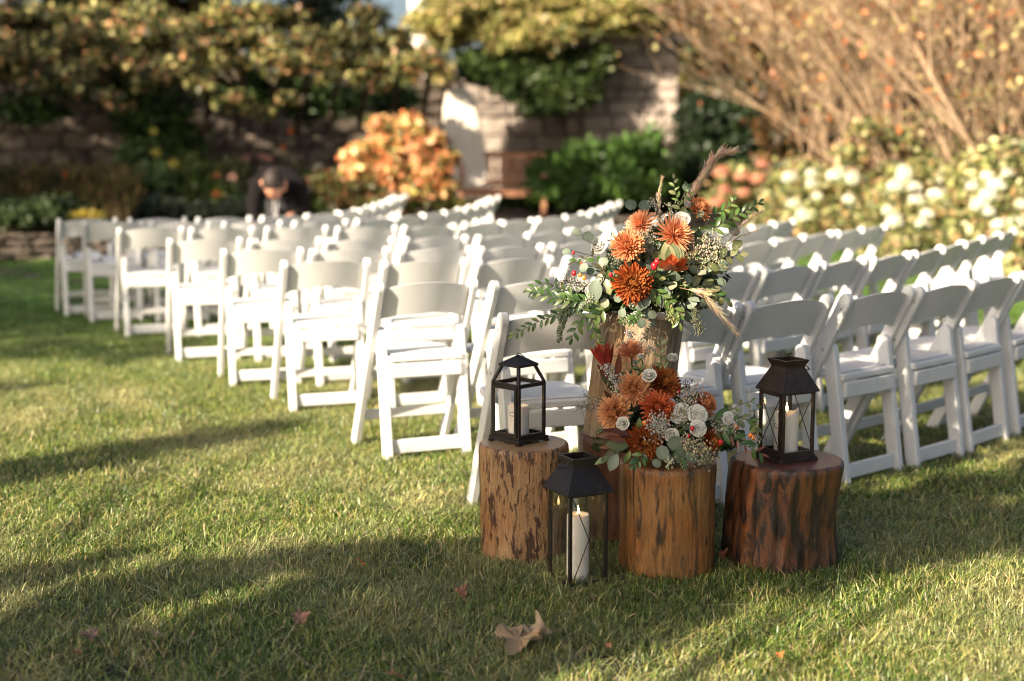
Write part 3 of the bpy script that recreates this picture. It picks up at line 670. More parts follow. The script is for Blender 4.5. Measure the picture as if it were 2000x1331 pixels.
ROWS = [
 [(-.56, 5.87), (-.08, 5.93), (.42, 6.10), (.80, 6.33), (1.14, 6.56), (1.51, 6.93), (1.85, 7.27), (2.2, 7.67), (2.51, 8.14), (2.79, 8.62), (3.10, 9.1), (3.37, 9.6)],
 [(-1.12, 6.98), (-.64, 7.02), (-.22, 7.08), (.2, 7.25), (.62, 7.5), (1.06, 7.98), (1.46, 8.45), (1.81, 8.98), (2.14, 9.4), (2.42, 9.82), (2.66, 10.2)],
 [(-1.59, 7.78), (-1.13, 7.78), (-.68, 7.82), (-.26, 7.92), (.12, 8.18), (.55, 8.5), (.95, 9.0), (1.35, 9.55), (1.70, 10.1), (1.93, 10.5), (2.13, 10.95)],
 [(-2.09, 8.63), (-1.62, 8.63), (-1.17, 8.64), (-.77, 8.78), (-.36, 8.90), (0, 9.15), (.33, 9.6), (.66, 10.1), (.93, 10.65), (1.2, 11.3), (1.4, 11.9)],
 [(-2.7, 9.75), (-2.2, 9.8), (-1.78, 9.9), (-1.36, 9.9), (-.96, 9.98), (-.62, 10.15), (-.31, 10.42), (.04, 10.95), (.34, 11.4), (.58, 12.0), (.78, 12.8), (.93, 13.6), (1.03, 14.4)],
 [(-3.21, 10.59), (-2.66, 10.55), (-2.2, 10.56), (-1.78, 10.6), (-1.40, 10.82), (-1.06, 11.1), (-.8, 11.8), (-.62, 12.3), (-.47, 13.0), (-.34, 14), (-.27, 15), (-.23, 15.8)],
 [(-3.52, 10.98), (-2.93, 11.1), (-2.45, 11.2), (-2.08, 11.35), (-1.75, 11.65), (-1.55, 12.2), (-1.42, 12.8), (-1.35, 13.6), (-1.32, 14.5), (-1.32, 15.4), (-1.33, 16.2)],
]
def resample(pts, step):
    pts = [Vector((x, y)) for x, y in pts]; out = [pts[0].copy()]; acc = 0.0
    for a, b_ in zip(pts, pts[1:]):
        L = (b_ - a).length; t = step - acc
        while t <= L: out.append(a + (b_ - a) * t / L); t += step
        acc = (acc + L) % step
    return out
def chair_spots():
    rows = [R1]
    for k, pts in enumerate(ROWS):
        q = resample(pts, .487 if k < 4 else (.50 if k == 4 else .535)); r = []
        for i, p in enumerate(q):
            a = q[max(0, i - 1)]; b_ = q[min(len(q) - 1, i + 1)]; t = math.degrees(math.atan2(b_.y - a.y, b_.x - a.x))
            r.append((p.x, p.y, 18 + .66 * max(0, t)))
        rows.append(r)
    return rows
CHAIR_XY = []
first = None
for ri, row in enumerate(chair_spots()):
    for ci_, (x, y, adeg) in enumerate(row):
        a = math.radians(adeg + random.uniform(-1.8, 1.8)) if not (ri == 0) else math.radians(adeg)
        lx, ly = -WX, BT
        cx = x - (lx * math.cos(a) - ly * math.sin(a)); cy = y - (lx * math.sin(a) + ly * math.cos(a))
        if ri > 0: cx += random.uniform(-.012, .012); cy += random.uniform(-.02, .02)
        lab = 'white folding chair, %s from the left end of the %s row' % (ORD[ci_], ROWN[ri])
        if ci_ == 0: lab = 'white folding chair at the left end of the %s row' % ROWN[ri]
        elif ci_ == len(row) - 1: lab = 'white folding chair at the right end of the %s row' % ROWN[ri]
        if ri == 0 and ci_ == 1: lab = 'white folding chair hidden behind the tall flower topped log'
        t = thing('folding_chair', lab, 'chair', (cx, cy, 0), a, 'white folding chairs in curved rows')
        for nm, me in CH: obj(nm, me, t)
        CHAIR_XY.append((cx, cy, a, ri, ci_))
# folded white programmes lying on a few far seats
M_paper = plain('white_paper', (.78, .78, .76), .7, scale=8)
for i, (ri, ci_, lab) in enumerate(((7, 0, 'folded white programme on the leftmost seat of the farthest row'), (6, 0, 'folded white programme on the leftmost seat of the seventh row'), (7, 1, 'folded white programme on the second seat of the farthest row'))):
    for cx, cy, a, r_, c_ in CHAIR_XY:
        if (r_, c_) == (ri, ci_):
            t = thing('folded_programme', lab, 'programme', (cx, cy, .4595), a + .3)
            m = MB(); m.prism([(-.07, 0), (0, .035), (.07, 0), (.07, .004), (0, .041), (-.07, .004)], -.1, .1)
            o = obj('paper', m.mesh('paper', M_paper), t)

# ------------------------------------------------------------------ logs
def mat_log(name, c_dark, c_mid, c_light, fleck, rough=.42, coat=.25, warm=1.0, fl=(.60, .68), seed=0.0, fs=(1, 1, .16)):
    m, nt, b = new_mat(name)
    v1 = mapping(nt, (1, 1, .10), loc=(seed, seed, seed)); v2 = mapping(nt, fs, loc=(seed, 0, seed)); v3 = mapping(nt, loc=(seed, seed, 0))
    streak = noise(nt, 34, 8, .72, v1, .4); broad = noise(nt, 7, 5, .6, v1, .8); grain = noise(nt, 150, 4, .6, v1)
    c = ramp(nt, streak, [(.28, c_dark), (.46, c_mid), (.68, c_light)])
    c = mixc(nt, c, ramp(nt, broad, [(.35, tuple(x * .55 for x in c_mid)), (.65, c_light)]), .45)
    c = mixc(nt, c, ramp(nt, grain, [(.3, (.7, .7, .7)), (.7, (1.15, 1.15, 1.15))]), 1.0, 'MULTIPLY')
    sp = noise(nt, 26, 6, .7, v2, .6)
    k = ramp(nt, sp, [(fl[0], (0, 0, 0)), (fl[1], (1, 1, 1))])
    c = mixc(nt, c, fleck, k)
    fine = noise(nt, 85, 5, .7, v2, .3); c = mixc(nt, c, tuple(x * 1.2 for x in fleck), ramp(nt, fine, [(.575, (0, 0, 0)), (.64, (.7, .7, .7))]))
    patch_ = noise(nt, 5, 4, .6, v3); c = mixc(nt, c, mixc(nt, c, (.95, .72, .50), 1.0, 'MULTIPLY'), ramp(nt, patch_, [(.42, (0, 0, 0)), (.6, (1, 1, 1))]))
    wk = ramp(nt, noise(nt, 60, 3, .6, v3), [(.70, (0, 0, 0)), (.76, (.55, .55, .55))])
    c = mixc(nt, c, tuple(min(1, x * 1.7 + .06) for x in c_light), wk)
    nt.links.new(c, b.inputs['Base Color'])
    nt.links.new(ramp(nt, streak, [(.3, (rough + .15,) * 3), (.7, (rough - .05,) * 3)]), b.inputs['Roughness'])
    b.inputs['Coat Weight'].default_value = coat; b.inputs['Coat Roughness'].default_value = .3
    mx = mixc(nt, streak, sp, .45); bump(nt, b, mx, .9, .018); return m
def mat_end(name, c1, c2, seed=0, cx=0, cy=0, rough=.35):
    m, nt, b = new_mat(name)
    v = mapping(nt, (1, 1, 1), loc=(-cx, -cy, 0)); wv = N(nt, 'ShaderNodeTexWave', wave_type='RINGS', rings_direction='Z')
    wv.inputs['Scale'].default_value = 34; wv.inputs['Distortion'].default_value = 3.2; wv.inputs['Detail'].default_value = 3; wv.inputs['Detail Scale'].default_value = .6
    nt.links.new(v, wv.inputs[0]); n = noise(nt, 9, 6, .65, v)
    c = mixc(nt, ramp(nt, wv.outputs[0], [(0, c1), (1, c2)]), ramp(nt, n, [(.3, c1), (.7, c2)]), .6)
    nt.links.new(c, b.inputs['Base Color']); b.inputs['Roughness'].default_value = rough; b.inputs['Coat Weight'].default_value = .3; b.inputs['Coat Roughness'].default_value = .25
    bump(nt, b, wv.outputs[0], .12, .002); return m
from mathutils import noise as mn
def log_mesh(r, h, prof, rough_amp, seed, lobes=0, lobe_amp=0, mat=None, end=None, groove=0):
    """returns side mesh and sawn end mesh; prof(t) scales the radius with t=0 at the ground"""
    SN, ZN = 128, 44; vs = []; fs = []
    def rad(a, z):
        t = z / h; d = Vector((math.cos(a) * 1.3, math.sin(a) * 1.3, z * .8 + seed))
        q = r * prof(t, a) * (1 + .035 * mn.noise(d * 1.1) + lobe_amp * mn.noise(Vector((math.cos(a) * lobes, math.sin(a) * lobes, z * 1.5 + seed * 3))))
        q += rough_amp * mn.noise(Vector((math.cos(a) * 9, math.sin(a) * 9, z * 9 + seed)))
        q -= groove * max(0, mn.noise(Vector((math.cos(a) * 5, math.sin(a) * 5, z * 2.4 + seed * 7))) - .08)
        return q
    ed = .012
    zs = [-.03] + [h * i / (ZN - 1) * .965 for i in range(ZN - 1)] + [h - ed * .6, h - ed * .15, h]
    ins = [0] * ZN + [.0015, .005, .012]
    for z, i0 in zip(zs, ins):
        for k in range(SN):
            a = 2 * PI * k / SN; q = rad(a, max(z, 0)) - i0; vs.append((q * math.cos(a), q * math.sin(a), z))
    nr = len(zs)
    fs = [(i * SN + k, i * SN + (k + 1) % SN, (i + 1) * SN + (k + 1) % SN, (i + 1) * SN + k) for i in range(nr - 1) for k in range(SN)]
    side = MB().add(vs, fs).mesh('trunk_side', mat, True)
    top = MB(); tv = []; rings = [1, .8, .55, .3]
    for f in rings:
        for k in range(SN):
            a = 2 * PI * k / SN; q = (rad(a, h) - .012) * f; z = h + (.0015 * mn.noise(Vector((q * math.cos(a) * 14, q * math.sin(a) * 14, seed))) if f < 1 else 0); tv.append((q * math.cos(a), q * math.sin(a), z))
    tf = [(i * SN + (k + 1) % SN, i * SN + k, (i + 1) * SN + k, (i + 1) * SN + (k + 1) % SN) for i in range(3) for k in range(SN)]
    tv.append((0, 0, h)); tf += [(3 * SN + k, 3 * SN + (k + 1) % SN, 4 * SN) for k in range(SN)]
    tf = [f if len(f) == 3 else f[::-1] for f in tf]
    return side, top.add(tv, tf).mesh('sawn_top', end, True)
def log(name, label, x, y, r, h, prof, mat, end, seed, rough=.004, lobes=1.2, lobe=.03, groove=0, rz=0, M=None, grp='sawn log pedestals'):
    s_, t_ = log_mesh(r, h, prof, rough, seed, lobes, lobe, mat, end, groove)
    t = thing(name, label, 'log', (x, y, 0), rz, grp); obj('trunk_side', s_, t); obj('sawn_top', t_, t); return t
L1 = mat_log('blond_log_wood', (.20, .085, .025), (.36, .20, .085), (.48, .31, .155), (.055, .022, .010), .45, .2, fl=(.53, .565), seed=1.3, fs=(1.8, 1.8, .50))
L2 = mat_log('honey_log_wood', (.075, .028, .008), (.235, .098, .022), (.36, .18, .052), (.034, .018, .008), .40, .35, fl=(.515, .61), seed=4.1, fs=(1.7, 1.7, .22))
L3 = mat_log('dark_stump_wood', (.012, .006, .003), (.075, .026, .008), (.26, .095, .024), (.008, .004, .003), .38, .25, fl=(.45, .56), seed=7.7, fs=(1, 1, .3))
L4 = mat_log('weathered_log_wood', (.11, .08, .048), (.23, .175, .11), (.35, .28, .185), (.045, .028, .016), .65, .0, fl=(.54, .66), seed=2.2, fs=(1, 1, .08))
L5 = mat_log('red_brown_log_wood', (.03, .010, .005), (.10, .032, .012), (.17, .062, .024), (.03, .014, .008), .4, .35, seed=5.5)
E1 = mat_end('blond_sawn_end', (.30, .17, .08), (.42, .27, .14)); E2 = mat_end('honey_sawn_end', (.22, .085, .02), (.34, .15, .04)); E3 = mat_end('red_sawn_end', (.07, .022, .014), (.15, .055, .035), rough=.28); E4 = mat_end('grey_sawn_end', (.2, .14, .09), (.32, .24, .16))
log('log_pedestal', 'blond sawn log with dark flecks at left, carrying the small house lantern', .038, 4.50, .1475, .39, lambda t, a: .955 + .045 * t + .02 * (1 - t) * math.cos(a), L1, E1, 1.0, .0022)
log('log_pedestal', 'honey brown sawn log in the middle under the low flower arrangement', .490, 4.335, .152, .372, lambda t, a: .985 + .012 * t - .03 * math.sin(PI * t) * .4, L2, E2, 2.0, .0035)
def prof3(t, a):
    s_ = 1 + .10 * math.cos(a) * (t ** 3) * 1.0 - .055 * math.sin(PI * min(1, t * 1.05)) * (1 if math.cos(a) > 0 else .25) + .02
    return s_ + .045 * (1 - t) ** 3 - (.04 * t ** 4 if math.cos(a) < 0 else 0)
log('tree_stump', 'wide dark red brown gnarled stump at right, carrying the black lantern', .862, 4.43, .176, .352, prof3, L3, E3, 3.0, .006, 1.6, .09, .028)
log('log_pedestal', 'short red brown log half hidden behind, carrying the tall log', .375, 4.735, .152, .375, lambda t, a: 1.02 - .05 * t, L5, E3, 4.0, .004)
tl = log('upright_log', 'tall weathered grey brown log leaning right, topped by the big bouquet', .392, 4.74, .143, .405, lambda t, a: 1.03 - .02 * t, L4, E4, 5.0, .0025, 1.2, .03)
tl.location.z = .378; tl.rotation_euler = (0, math.radians(6.5), 0); tl.location.x = .392

# ------------------------------------------------------------------ lanterns and candles
M_iron = plain('black_lantern_metal', (.022, .017, .014), .42, .35, .5, .3, 60, .12)
M_bronze = plain('worn_bronze_black_metal', (.032, .022, .016), .45, .4, .5, .4, 40, .2)
def mat_glass():
    m, nt, b = new_mat('lantern_glass')
    g_ = N(nt, 'ShaderNodeBsdfGlossy'); g_.inputs['Roughness'].default_value = .02; g_.inputs[0].default_value = (1, 1, 1, 1)
    tr = N(nt, 'ShaderNodeBsdfTransparent'); tr.inputs[0].default_value = (.975, .98, .975, 1)
    fr = N(nt, 'ShaderNodeLayerWeight'); fr.inputs[0].default_value = .5
    n = noise(nt, 14, 5, .7, mapping(nt)); du = N(nt, 'ShaderNodeBsdfDiffuse'); du.inputs[0].default_value = (.5, .47, .42, 1)
    mx = N(nt, 'ShaderNodeMixShader'); nt.links.new(ramp(nt, fr.outputs[1], [(0, (.025, .025, .025)), (.55, (.05, .05, .05)), (1, (.7, .7, .7))]), mx.inputs[0]); nt.links.new(tr.outputs[0], mx.inputs[1]); nt.links.new(g_.outputs[0], mx.inputs[2])
    m2 = N(nt, 'ShaderNodeMixShader'); nt.links.new(ramp(nt, n, [(.55, (0, 0, 0)), (.85, (.03, .03, .03))]), m2.inputs[0]); nt.links.new(mx.outputs[0], m2.inputs[1]); nt.links.new(du.outputs[0], m2.inputs[2])
    nt.links.new(m2.outputs[0], nt.nodes['Material Output'].inputs[0]); return m
M_glass = mat_glass()
def wax_mat():
    m, nt, b = new_mat('ivory_wax')
    n = noise(nt, 12, 4, .6, mapping(nt)); nt.links.new(ramp(nt, n, [(.3, (.72, .66, .58)), (.7, (.80, .75, .67))]), b.inputs['Base Color'])
    b.inputs['Roughness'].default_value = .42; b.inputs['Subsurface Weight'].default_value = .35; b.inputs['Subsurface Radius'].default_value = (.03, .015, .008); b.inputs['Subsurface Scale'].default_value = .6
    return m
M_wax = wax_mat(); M_wick = plain('wick', (.01, .008, .006), .9)
mf, ntf, bf = new_mat('candle_flame'); bf.inputs['Base Color'].default_value = (0, 0, 0, 1)
_v = mapping(ntf, space='Generated'); _sp = N(ntf, 'ShaderNodeSeparateXYZ'); ntf.links.new(_v, _sp.inputs[0])
ntf.links.new(ramp(ntf, _sp.outputs[2], [(0, (.25, .12, .1)), (.25, (1, .55, .2)), (.7, (1, .72, .34)), (1, (1, .42, .12))]), bf.inputs['Emission Color']); bf.inputs['Emission Strength'].default_value = 7
def candle(label, loc, r, h, uneven=0, seed=0):
    t = thing('pillar_candle', label, 'candle', loc, 0, 'lit pillar candles in lanterns'); m = MB(); n = 40; vs = []; rr = random.Random(seed)
    def top(a): return h + uneven * (math.sin(a * 2 + seed) * .5 + math.sin(a * 3 + 1 + seed) * .35 + .4 * math.cos(a))
    prof = [(r * .97, 0), (r, .004), (r, h * .5)]
    for q, z in prof: vs += [(q * math.cos(2 * PI * k / n), q * math.sin(2 * PI * k / n), z) for k in range(n)]
    for q, dz in ((r, -.006), (r * .99, -.002), (r * .94, 0), (r * .84, -.003), (r * .62, -.012), (r * .3, -.014)):
        vs += [(q * math.cos(2 * PI * k / n), q * math.sin(2 * PI * k / n), (top(2 * PI * k / n) if q > r * .8 else h) + dz) for k in range(n)]
    R = 9; fs = [(i * n + k, i * n + (k + 1) % n, (i + 1) * n + (k + 1) % n, (i + 1) * n + k) for i in range(R - 1) for k in range(n)]
    vs.append((0, 0, h - .014)); fs += [((R - 1) * n + k, (R - 1) * n + (k + 1) % n, R * n) for k in range(n)]; fs.append(tuple(range(n))[::-1])
    obj('wax', m.add(vs, fs).mesh('wax', M_wax, True), t)
    m = MB(); m.tube([(0, 0, h - .014), (.001, 0, h - .002)], .0009, 5); wk = obj('wick', m.mesh('wick', M_wick), t)
    m = MB(); m.tube([(0, 0, h - .002), (.0005, 0, h + .003), (.0005, 0, h + .010), (0, 0, h + .018), (0, 0, h + .028)], [.0012, .0036, .0042, .0026, .0002], 8); obj('flame', m.mesh('flame', mf, True), t)
def lantern(label, loc, yaw, s, hb, style, mat, group='black lanterns on and beside the logs', post=.010):
    t = thing('candle_lantern', label, 'lantern', loc, yaw, group); h2 = s / 2
    # base
    m = MB()
    if style == 'house':
        m.box(0, 0, .012, s * 1.10, s * 1.10, .012)
        for a in (-1, 1):
            for b_ in (-1, 1): m.box(a * s * .5, b_ * s * .5, .003, .018, .018, .006)
        z0 = .018
    else:
        for k, (q, za, zb) in enumerate(((1.17, 0, .006), (1.12, .006, .013), (1.06, .013, .019))): m.box(0, 0, (za + zb) / 2, s * q, s * q, zb - za)
        z0 = .019
    obj('base', m.mesh('base', mat, False, .0015), t)
    z1 = z0 + hb
    for a in (-1, 1):
        for b_ in (-1, 1):
            m = MB(); m.box(a * (h2 - post / 2), b_ * (h2 - post / 2), (z0 + z1) / 2, post, post, hb); obj('post', m.mesh('post', mat, False, .0008), t)
    for a in (-1, 1):
        for z, hh in ((z0 + .006, .012), (z1 - .006, .012)):
            obj('rail', MB().box(a * (h2 - post / 2), 0, z, post * .8, s - 2 * post, hh).mesh('rail', mat), t)
            obj('rail', MB().box(0, a * (h2 - post / 2), z, s - 2 * post, post * .8, hh).mesh('rail', mat), t)
    # glass panes
    for a in (-1, 1):
        for ax in (0, 1):
            m = MB(); w_ = s - 2 * post - .001; d_ = a * (h2 - post * .5)
            if ax == 0: m.box(d_, 0, (z0 + z1) / 2, .0012, w_, hb - .026)
            else: m.box(0, d_, (z0 + z1) / 2, w_, .0012, hb - .026)
            obj('pane', m.mesh('pane', M_glass), t)
    # the door on the face that looks left
    fx = -h2 - .002; dm = MB(); dw = s - post * 1.6; zc = (z0 + z1) / 2
    for sy in (-1, 1): dm.box(fx, sy * (dw / 2 - .005), zc, .004, .010, hb - .012)
    for z in (z0 + .013, z1 - .013): dm.box(fx, 0, z, .004, dw - .02, .010)
    if style in ('house', 'door'):
        d = obj('door', dm.mesh('door', mat), t); hm = MB(); 
        hm.box(fx - .003, -dw / 2 + .004, zc + .03, .004, .008, .016); hm.box(fx - .003, -dw / 2 + .004, zc - .04, .004, .008, .016)
        hm.tube([(fx - .003, -dw / 2 + .012, zc), (fx - .010, -dw / 2 + .02, zc + .002), (fx - .010, -dw / 2 + .02, zc - .01), (fx - .003, -dw / 2 + .012, zc - .012)], .0012, 6)
        obj('hinge', hm.mesh('hinge', mat), d)
    if style != 'house':
        for ax in (0, 1):
            for a in (-1, 1):
                if (style == 'tall' and not (ax == 1 and a == -1)) or (style == 'door' and ax == 1): continue
                m = MB(); e = h2 - post; q = a * (h2 + (.0005 if not (ax == 0 and a == -1) else .003))
                for sg in (-1, 1):
                    p0 = (q, -e * sg, z0 + .014) if ax == 0 else (-e * sg, q, z0 + .014); p1 = (q, e * sg, z1 - .014) if ax == 0 else (e * sg, q, z1 - .014)
                    m.tube([p0, p1], .0016, 6)
                obj('cross_wire', m.mesh('cross_wire', mat), t)
    # roof
    m = MB()
    if style == 'house':
        zt = z1 + .052; c_ = s * .30
        for a in (-1, 1):
            for b_ in (-1, 1): 
                bm_ = MB(); bm_.tube([(a * (h2 - .004), b_ * (h2 - .004), z1 - .002), (a * c_, b_ * c_, zt)], .0058, 4); obj('roof_bar', bm_.mesh('roof_bar', mat), t)
        c2 = c_ + .008
        m.box(0, 0, zt + .003, c2 * 2, c2 * 2, .007)
        v = [(-c2, -c2, zt + .0065), (c2, -c2, zt + .0065), (c2, c2, zt + .0065), (-c2, c2, zt + .0065), (0, 0, zt + .036)]
        m.add(v, [(0, 1, 4), (1, 2, 4), (2, 3, 4), (3, 0, 4), (3, 2, 1, 0)]); obj('roof_cap', m.mesh('roof_cap', mat), t)
        top = zt + .036
        m = MB(); m.tube([(-.012, 0, top - .012), (-.01, 0, top), (0, 0, top + .004), (.03, .01, top - .008), (c2, 0, zt + .008)], .0016, 6); obj('handle', m.mesh('handle', mat), t)
    else:
        rh = .074 if style == 'tall' else .068; e1 = s * (.60 if style == 'tall' else .57); e2 = s * .30
        lo = [(-e1, -e1), (e1, -e1), (e1, e1), (-e1, e1)]; hi = [(-e2, -e2), (e2, -e2), (e2, e2), (-e2, e2)]
        v = [(x, y, z1 - .006) for x, y in lo] + [(x, y, z1 - .002) for x, y in lo] + [(x, y, z1 + rh) for x, y in hi] + [(x * .9, y * .9, z1 + .004) for x, y in lo]
        m.add(v, [(0, 1, 5, 4), (1, 2, 6, 5), (2, 3, 7, 6), (3, 0, 4, 7), (4, 5, 9, 8), (5, 6, 10, 9), (6, 7, 11, 10), (7, 4, 8, 11), (3, 2, 1, 0), (8, 9, 10, 11)])
        obj('roof', m.mesh('roof', mat), t)
        m = MB(); z2 = z1 + rh; ch = .026; e3 = s * .36
        def ringquad(ea, za, eb, zb, inner=False):
            v = [(-ea, -ea, za), (ea, -ea, za), (ea, ea, za), (-ea, ea, za), (-eb, -eb, zb), (eb, -eb, zb), (eb, eb, zb), (-eb, eb, zb)]
            f = [(0, 1, 5, 4), (1, 2, 6, 5), (2, 3, 7, 6), (3, 0, 4, 7)]
            m.add(v, f if not inner else [x[::-1] for x in f])
        if style == 'tall': ringquad(e2 * 1.02, z2 - .002, e2 * 1.02, z2 + .012); ringquad(e3, z2 + .012, e3, z2 + .026); ringquad(e2, z2 + .012, e3, z2 + .012)
        else: ringquad(e2, z2 - .002, e2 * 1.02, z2 + .006); ringquad(e2 * 1.02, z2 + .006, e3 * 1.06, z2 + .026)
        eo = e3 if style == 'tall' else e3 * 1.06
        ringquad(eo, z2 + .026, eo - .010, z2 + .0262); ringquad(eo - .010, z2 + .0262, eo - .010, z2 + .002, False)
        m.add([(-e2, -e2, z2 + .002), (e2, -e2, z2 + .002), (e2, e2, z2 + .002), (-e2, e2, z2 + .002)], [(0, 1, 2, 3)])
        obj('chimney', m.mesh('chimney', mat), t); m = MB()
        if style == 'tall': m.tube([(-e3 - .001, -.03, z2 + .016), (-e3 - .016, -.026, z2 + .002), (-e3 - .022, 0, z2 - .008), (-e3 - .016, .026, z2 + .002), (-e3 - .001, .03, z2 + .016)], .002, 6)
        else: m.tube([(-.02, -.04, z2 + .02), (.02, -.055, z2 + .016), (.055, -.04, z2 - .006), (.062, -.01, z2 - .012), (.05, .03, z2 + .004), (.03, .04, z2 + .02)], .0018, 6)
        obj('handle', m.mesh('handle', mat), t)
    m = MB(); m.box(0, 0, z0 + .0015, s - 2 * post, s - 2 * post, .003); obj('floor_plate', m.mesh('floor_plate', mat), t)
    return Vector(loc) + Vector((0, 0, z0 + .003))
def lan_at(u, v, z, yaw, s, q):
    """centre of a lantern whose near base corner shows at (u, v) on height z"""
    p = ground(u, v, z); a = math.radians(yaw); c = Vector((-s * q / 2, -s * q / 2, 0)); c.rotate(Matrix.Rotation(a, 3, 'Z')); return p - c
for lab, (u, v), z, yaw, s, q, hb, st, mt, (cl, cr, chh, un) in (
    ('small black house shaped lantern with hipped open roof on the left log', (1013.5, 873), .391, 45.5, .126, 1.10, .178, 'house', M_iron, ('short ivory candle burning inside the house shaped lantern', .035, .096, 0)),
    ('tall black lantern standing on the grass between the two front logs', (1109, 1166), .004, 27, .134, 1.17, .290, 'tall', M_iron, ('tall ivory pillar candle inside the lantern standing on the grass', .0345, .205, .001)),
    ('worn bronze black lantern with crossed wires on the dark stump', (1526, 908), .353, 27, .126, 1.17, .208, 'door', M_bronze, ('melted uneven ivory candle inside the lantern on the dark stump', .0385, .130, .012))):
    c = lan_at(u, v, z, yaw, s, q); cp = lantern(lab, tuple(c), math.radians(yaw), s, hb, st, mt)
    candle(cl, tuple(cp + Vector((0, 0, .0005))), cr, chh, un, 2)

# ------------------------------------------------------------------ unseen trees left of and behind the camera, crowns shaped to cast the shade
M_shadeleaf = leafmat('opaque_shade_leaf', .6, .06)  # nearly opaque leaf, so the shade cast by the crowns is deeper
def shade_tree(label, x, y, h, targets, seed, size=.2, zlo=6.0, zhi=8.6):
    """targets: (list of world points, spread, leaves per point) that the crown stands between the sun and"""
    r = np.random.default_rng(seed); ps = []
    d = np.array(to_sun)
    for pts, spread, k in targets:
        for p in pts:
            for _ in range(k):
                q = np.array(p) + np.array((r.uniform(-1, 1), r.uniform(-1, 1), 0)) * spread
                z = r.uniform(zlo, zhi); t = (z - q[2]) / d[2]; ps.append(q + d * t)
    if not ps: return
    p = np.array(ps); n = len(p)
    nr = r.normal(size=(n, 3)) + d * .5; nr /= np.linalg.norm(nr, axis=1)[:, None]
    t = r.normal(size=(n, 3)); t -= nr * (t * nr).sum(1)[:, None]; t /= np.linalg.norm(t, axis=1)[:, None]; b = np.cross(nr, t)
    s = size * r.uniform(.7, 1.3, (n, 1)); V = np.stack([p - t * s * .6, p + b * s * .4, p + t * s * .6, p - b * s * .4], 1).reshape(-1, 3)
    T = thing('shade_tree', label, 'tree', (x, y, 0), 0, 'unseen trees shaped to shade the scene from the left')
    V -= np.array((x, y, 0)); cc = np.repeat(np.array(G_dark)[r.integers(0, 3, n)], 4, axis=0)
    obj('crown', fast_mesh('crown', V, np.arange(n * 4).reshape(n, 4), cc, M_shadeleaf), T, kind='stuff')
    mb = MB(); mb.tube([(0, 0, -.1), (.1, .1, 3), (0, .2, h * .8), (.2, 0, h)], [.3, .24, .14, .06], 9)
    c = V.reshape(-1, 4, 3).mean(1)
    for k in range(10):
        e = c[r.integers(0, n)]; mb.tube([(0, .1, h * .5), tuple(e * np.array((.5, .5, .75)) + np.array((0, 0, h * .12))), tuple(e)], [.03, .02, .008] if h < 5 else [.1, .06, .015], 5)
    obj('trunk', mb.mesh('trunk', M_bark, True), T)
def inpoly(p, poly):
    x, y = p; c = False; j = len(poly) - 1
    for i in range(len(poly)):
        xi, yi = poly[i]; xj, yj = poly[j]
        if (yi > y) != (yj > y) and x < (xj - xi) * (y - yi) / (yj - yi) + xi: c = not c
        j = i
    return c
def fill(poly_px, step=.12):
    """grid of lawn points inside an outline given by where it shows in the photograph"""
    w_ = [ground(u, v).xy for u, v in poly_px]; xs = [p[0] for p in w_]; ys = [p[1] for p in w_]; out = []
    for x in np.arange(min(xs), max(xs), step):
        for y in np.arange(min(ys), max(ys), step):
            if inpoly((x, y), w_): out.append((x + rnd(-.05, .05), y + rnd(-.05, .05), 0))
    return out
def box_pts(x0, x1, y0, y1, z0, z1, n): return [(rnd(x0, x1), rnd(y0, y1), rnd(z0, z1)) for _ in range(n)]
near = [
 (fill([(-60, 1240), (130, 1172), (300, 1128), (520, 1090), (700, 1062), (940, 1075), (1180, 1090), (1500, 1010), (2060, 925), (2060, 1075), (1850, 1095), (1600, 1150), (1400, 1215), (1150, 1290), (980, 1400), (-60, 1400)], .07), .04, 4),
 (fill([(-60, 1140), (180, 1105), (340, 1068), (300, 1090), (120, 1140), (-60, 1190)], .06), .03, 3),
 (fill([(-60, 920), (180, 885), (420, 845), (575, 828), (620, 838), (440, 872), (200, 920), (-60, 975)], .07), .04, 3),
 (box_pts(-.2, .35, 4.2, 5.3, 0, .7, 420), .03, 2), (box_pts(.2, 1.15, 4.1, 5.0, 0, .62, 620), .03, 2),
 (box_pts(.7, 2.7, 4.9, 6.9, 0, .8, 850), .03, 2), (box_pts(1.6, 3.4, 4.6, 6.6, 0, .1, 420), .04, 2)]
def clear_of(pts, c, rad, keep):
    out = []
    for p in pts:
        v = Vector(c) - Vector(p); t = v.dot(to_sun); dd = (v - to_sun * t).length
        if t > 0 and dd < rad and random.random() > keep: continue
        out.append(p)
    return out
lit_bg = lambda q: clear_of(clear_of(clear_of(q, (-1.5, 19.3, 1.5), 1.3, 0), (-.7, 24.2, 1.5), 1.0, 0), (-2.1, 22, 1.0), .8, 0)
near = [(clear_of(clear_of(pts, (.47, 4.66, .96), .36, .10), (.47, 4.28, .50), .24, .45), sp_, k_) for pts, sp_, k_ in near]
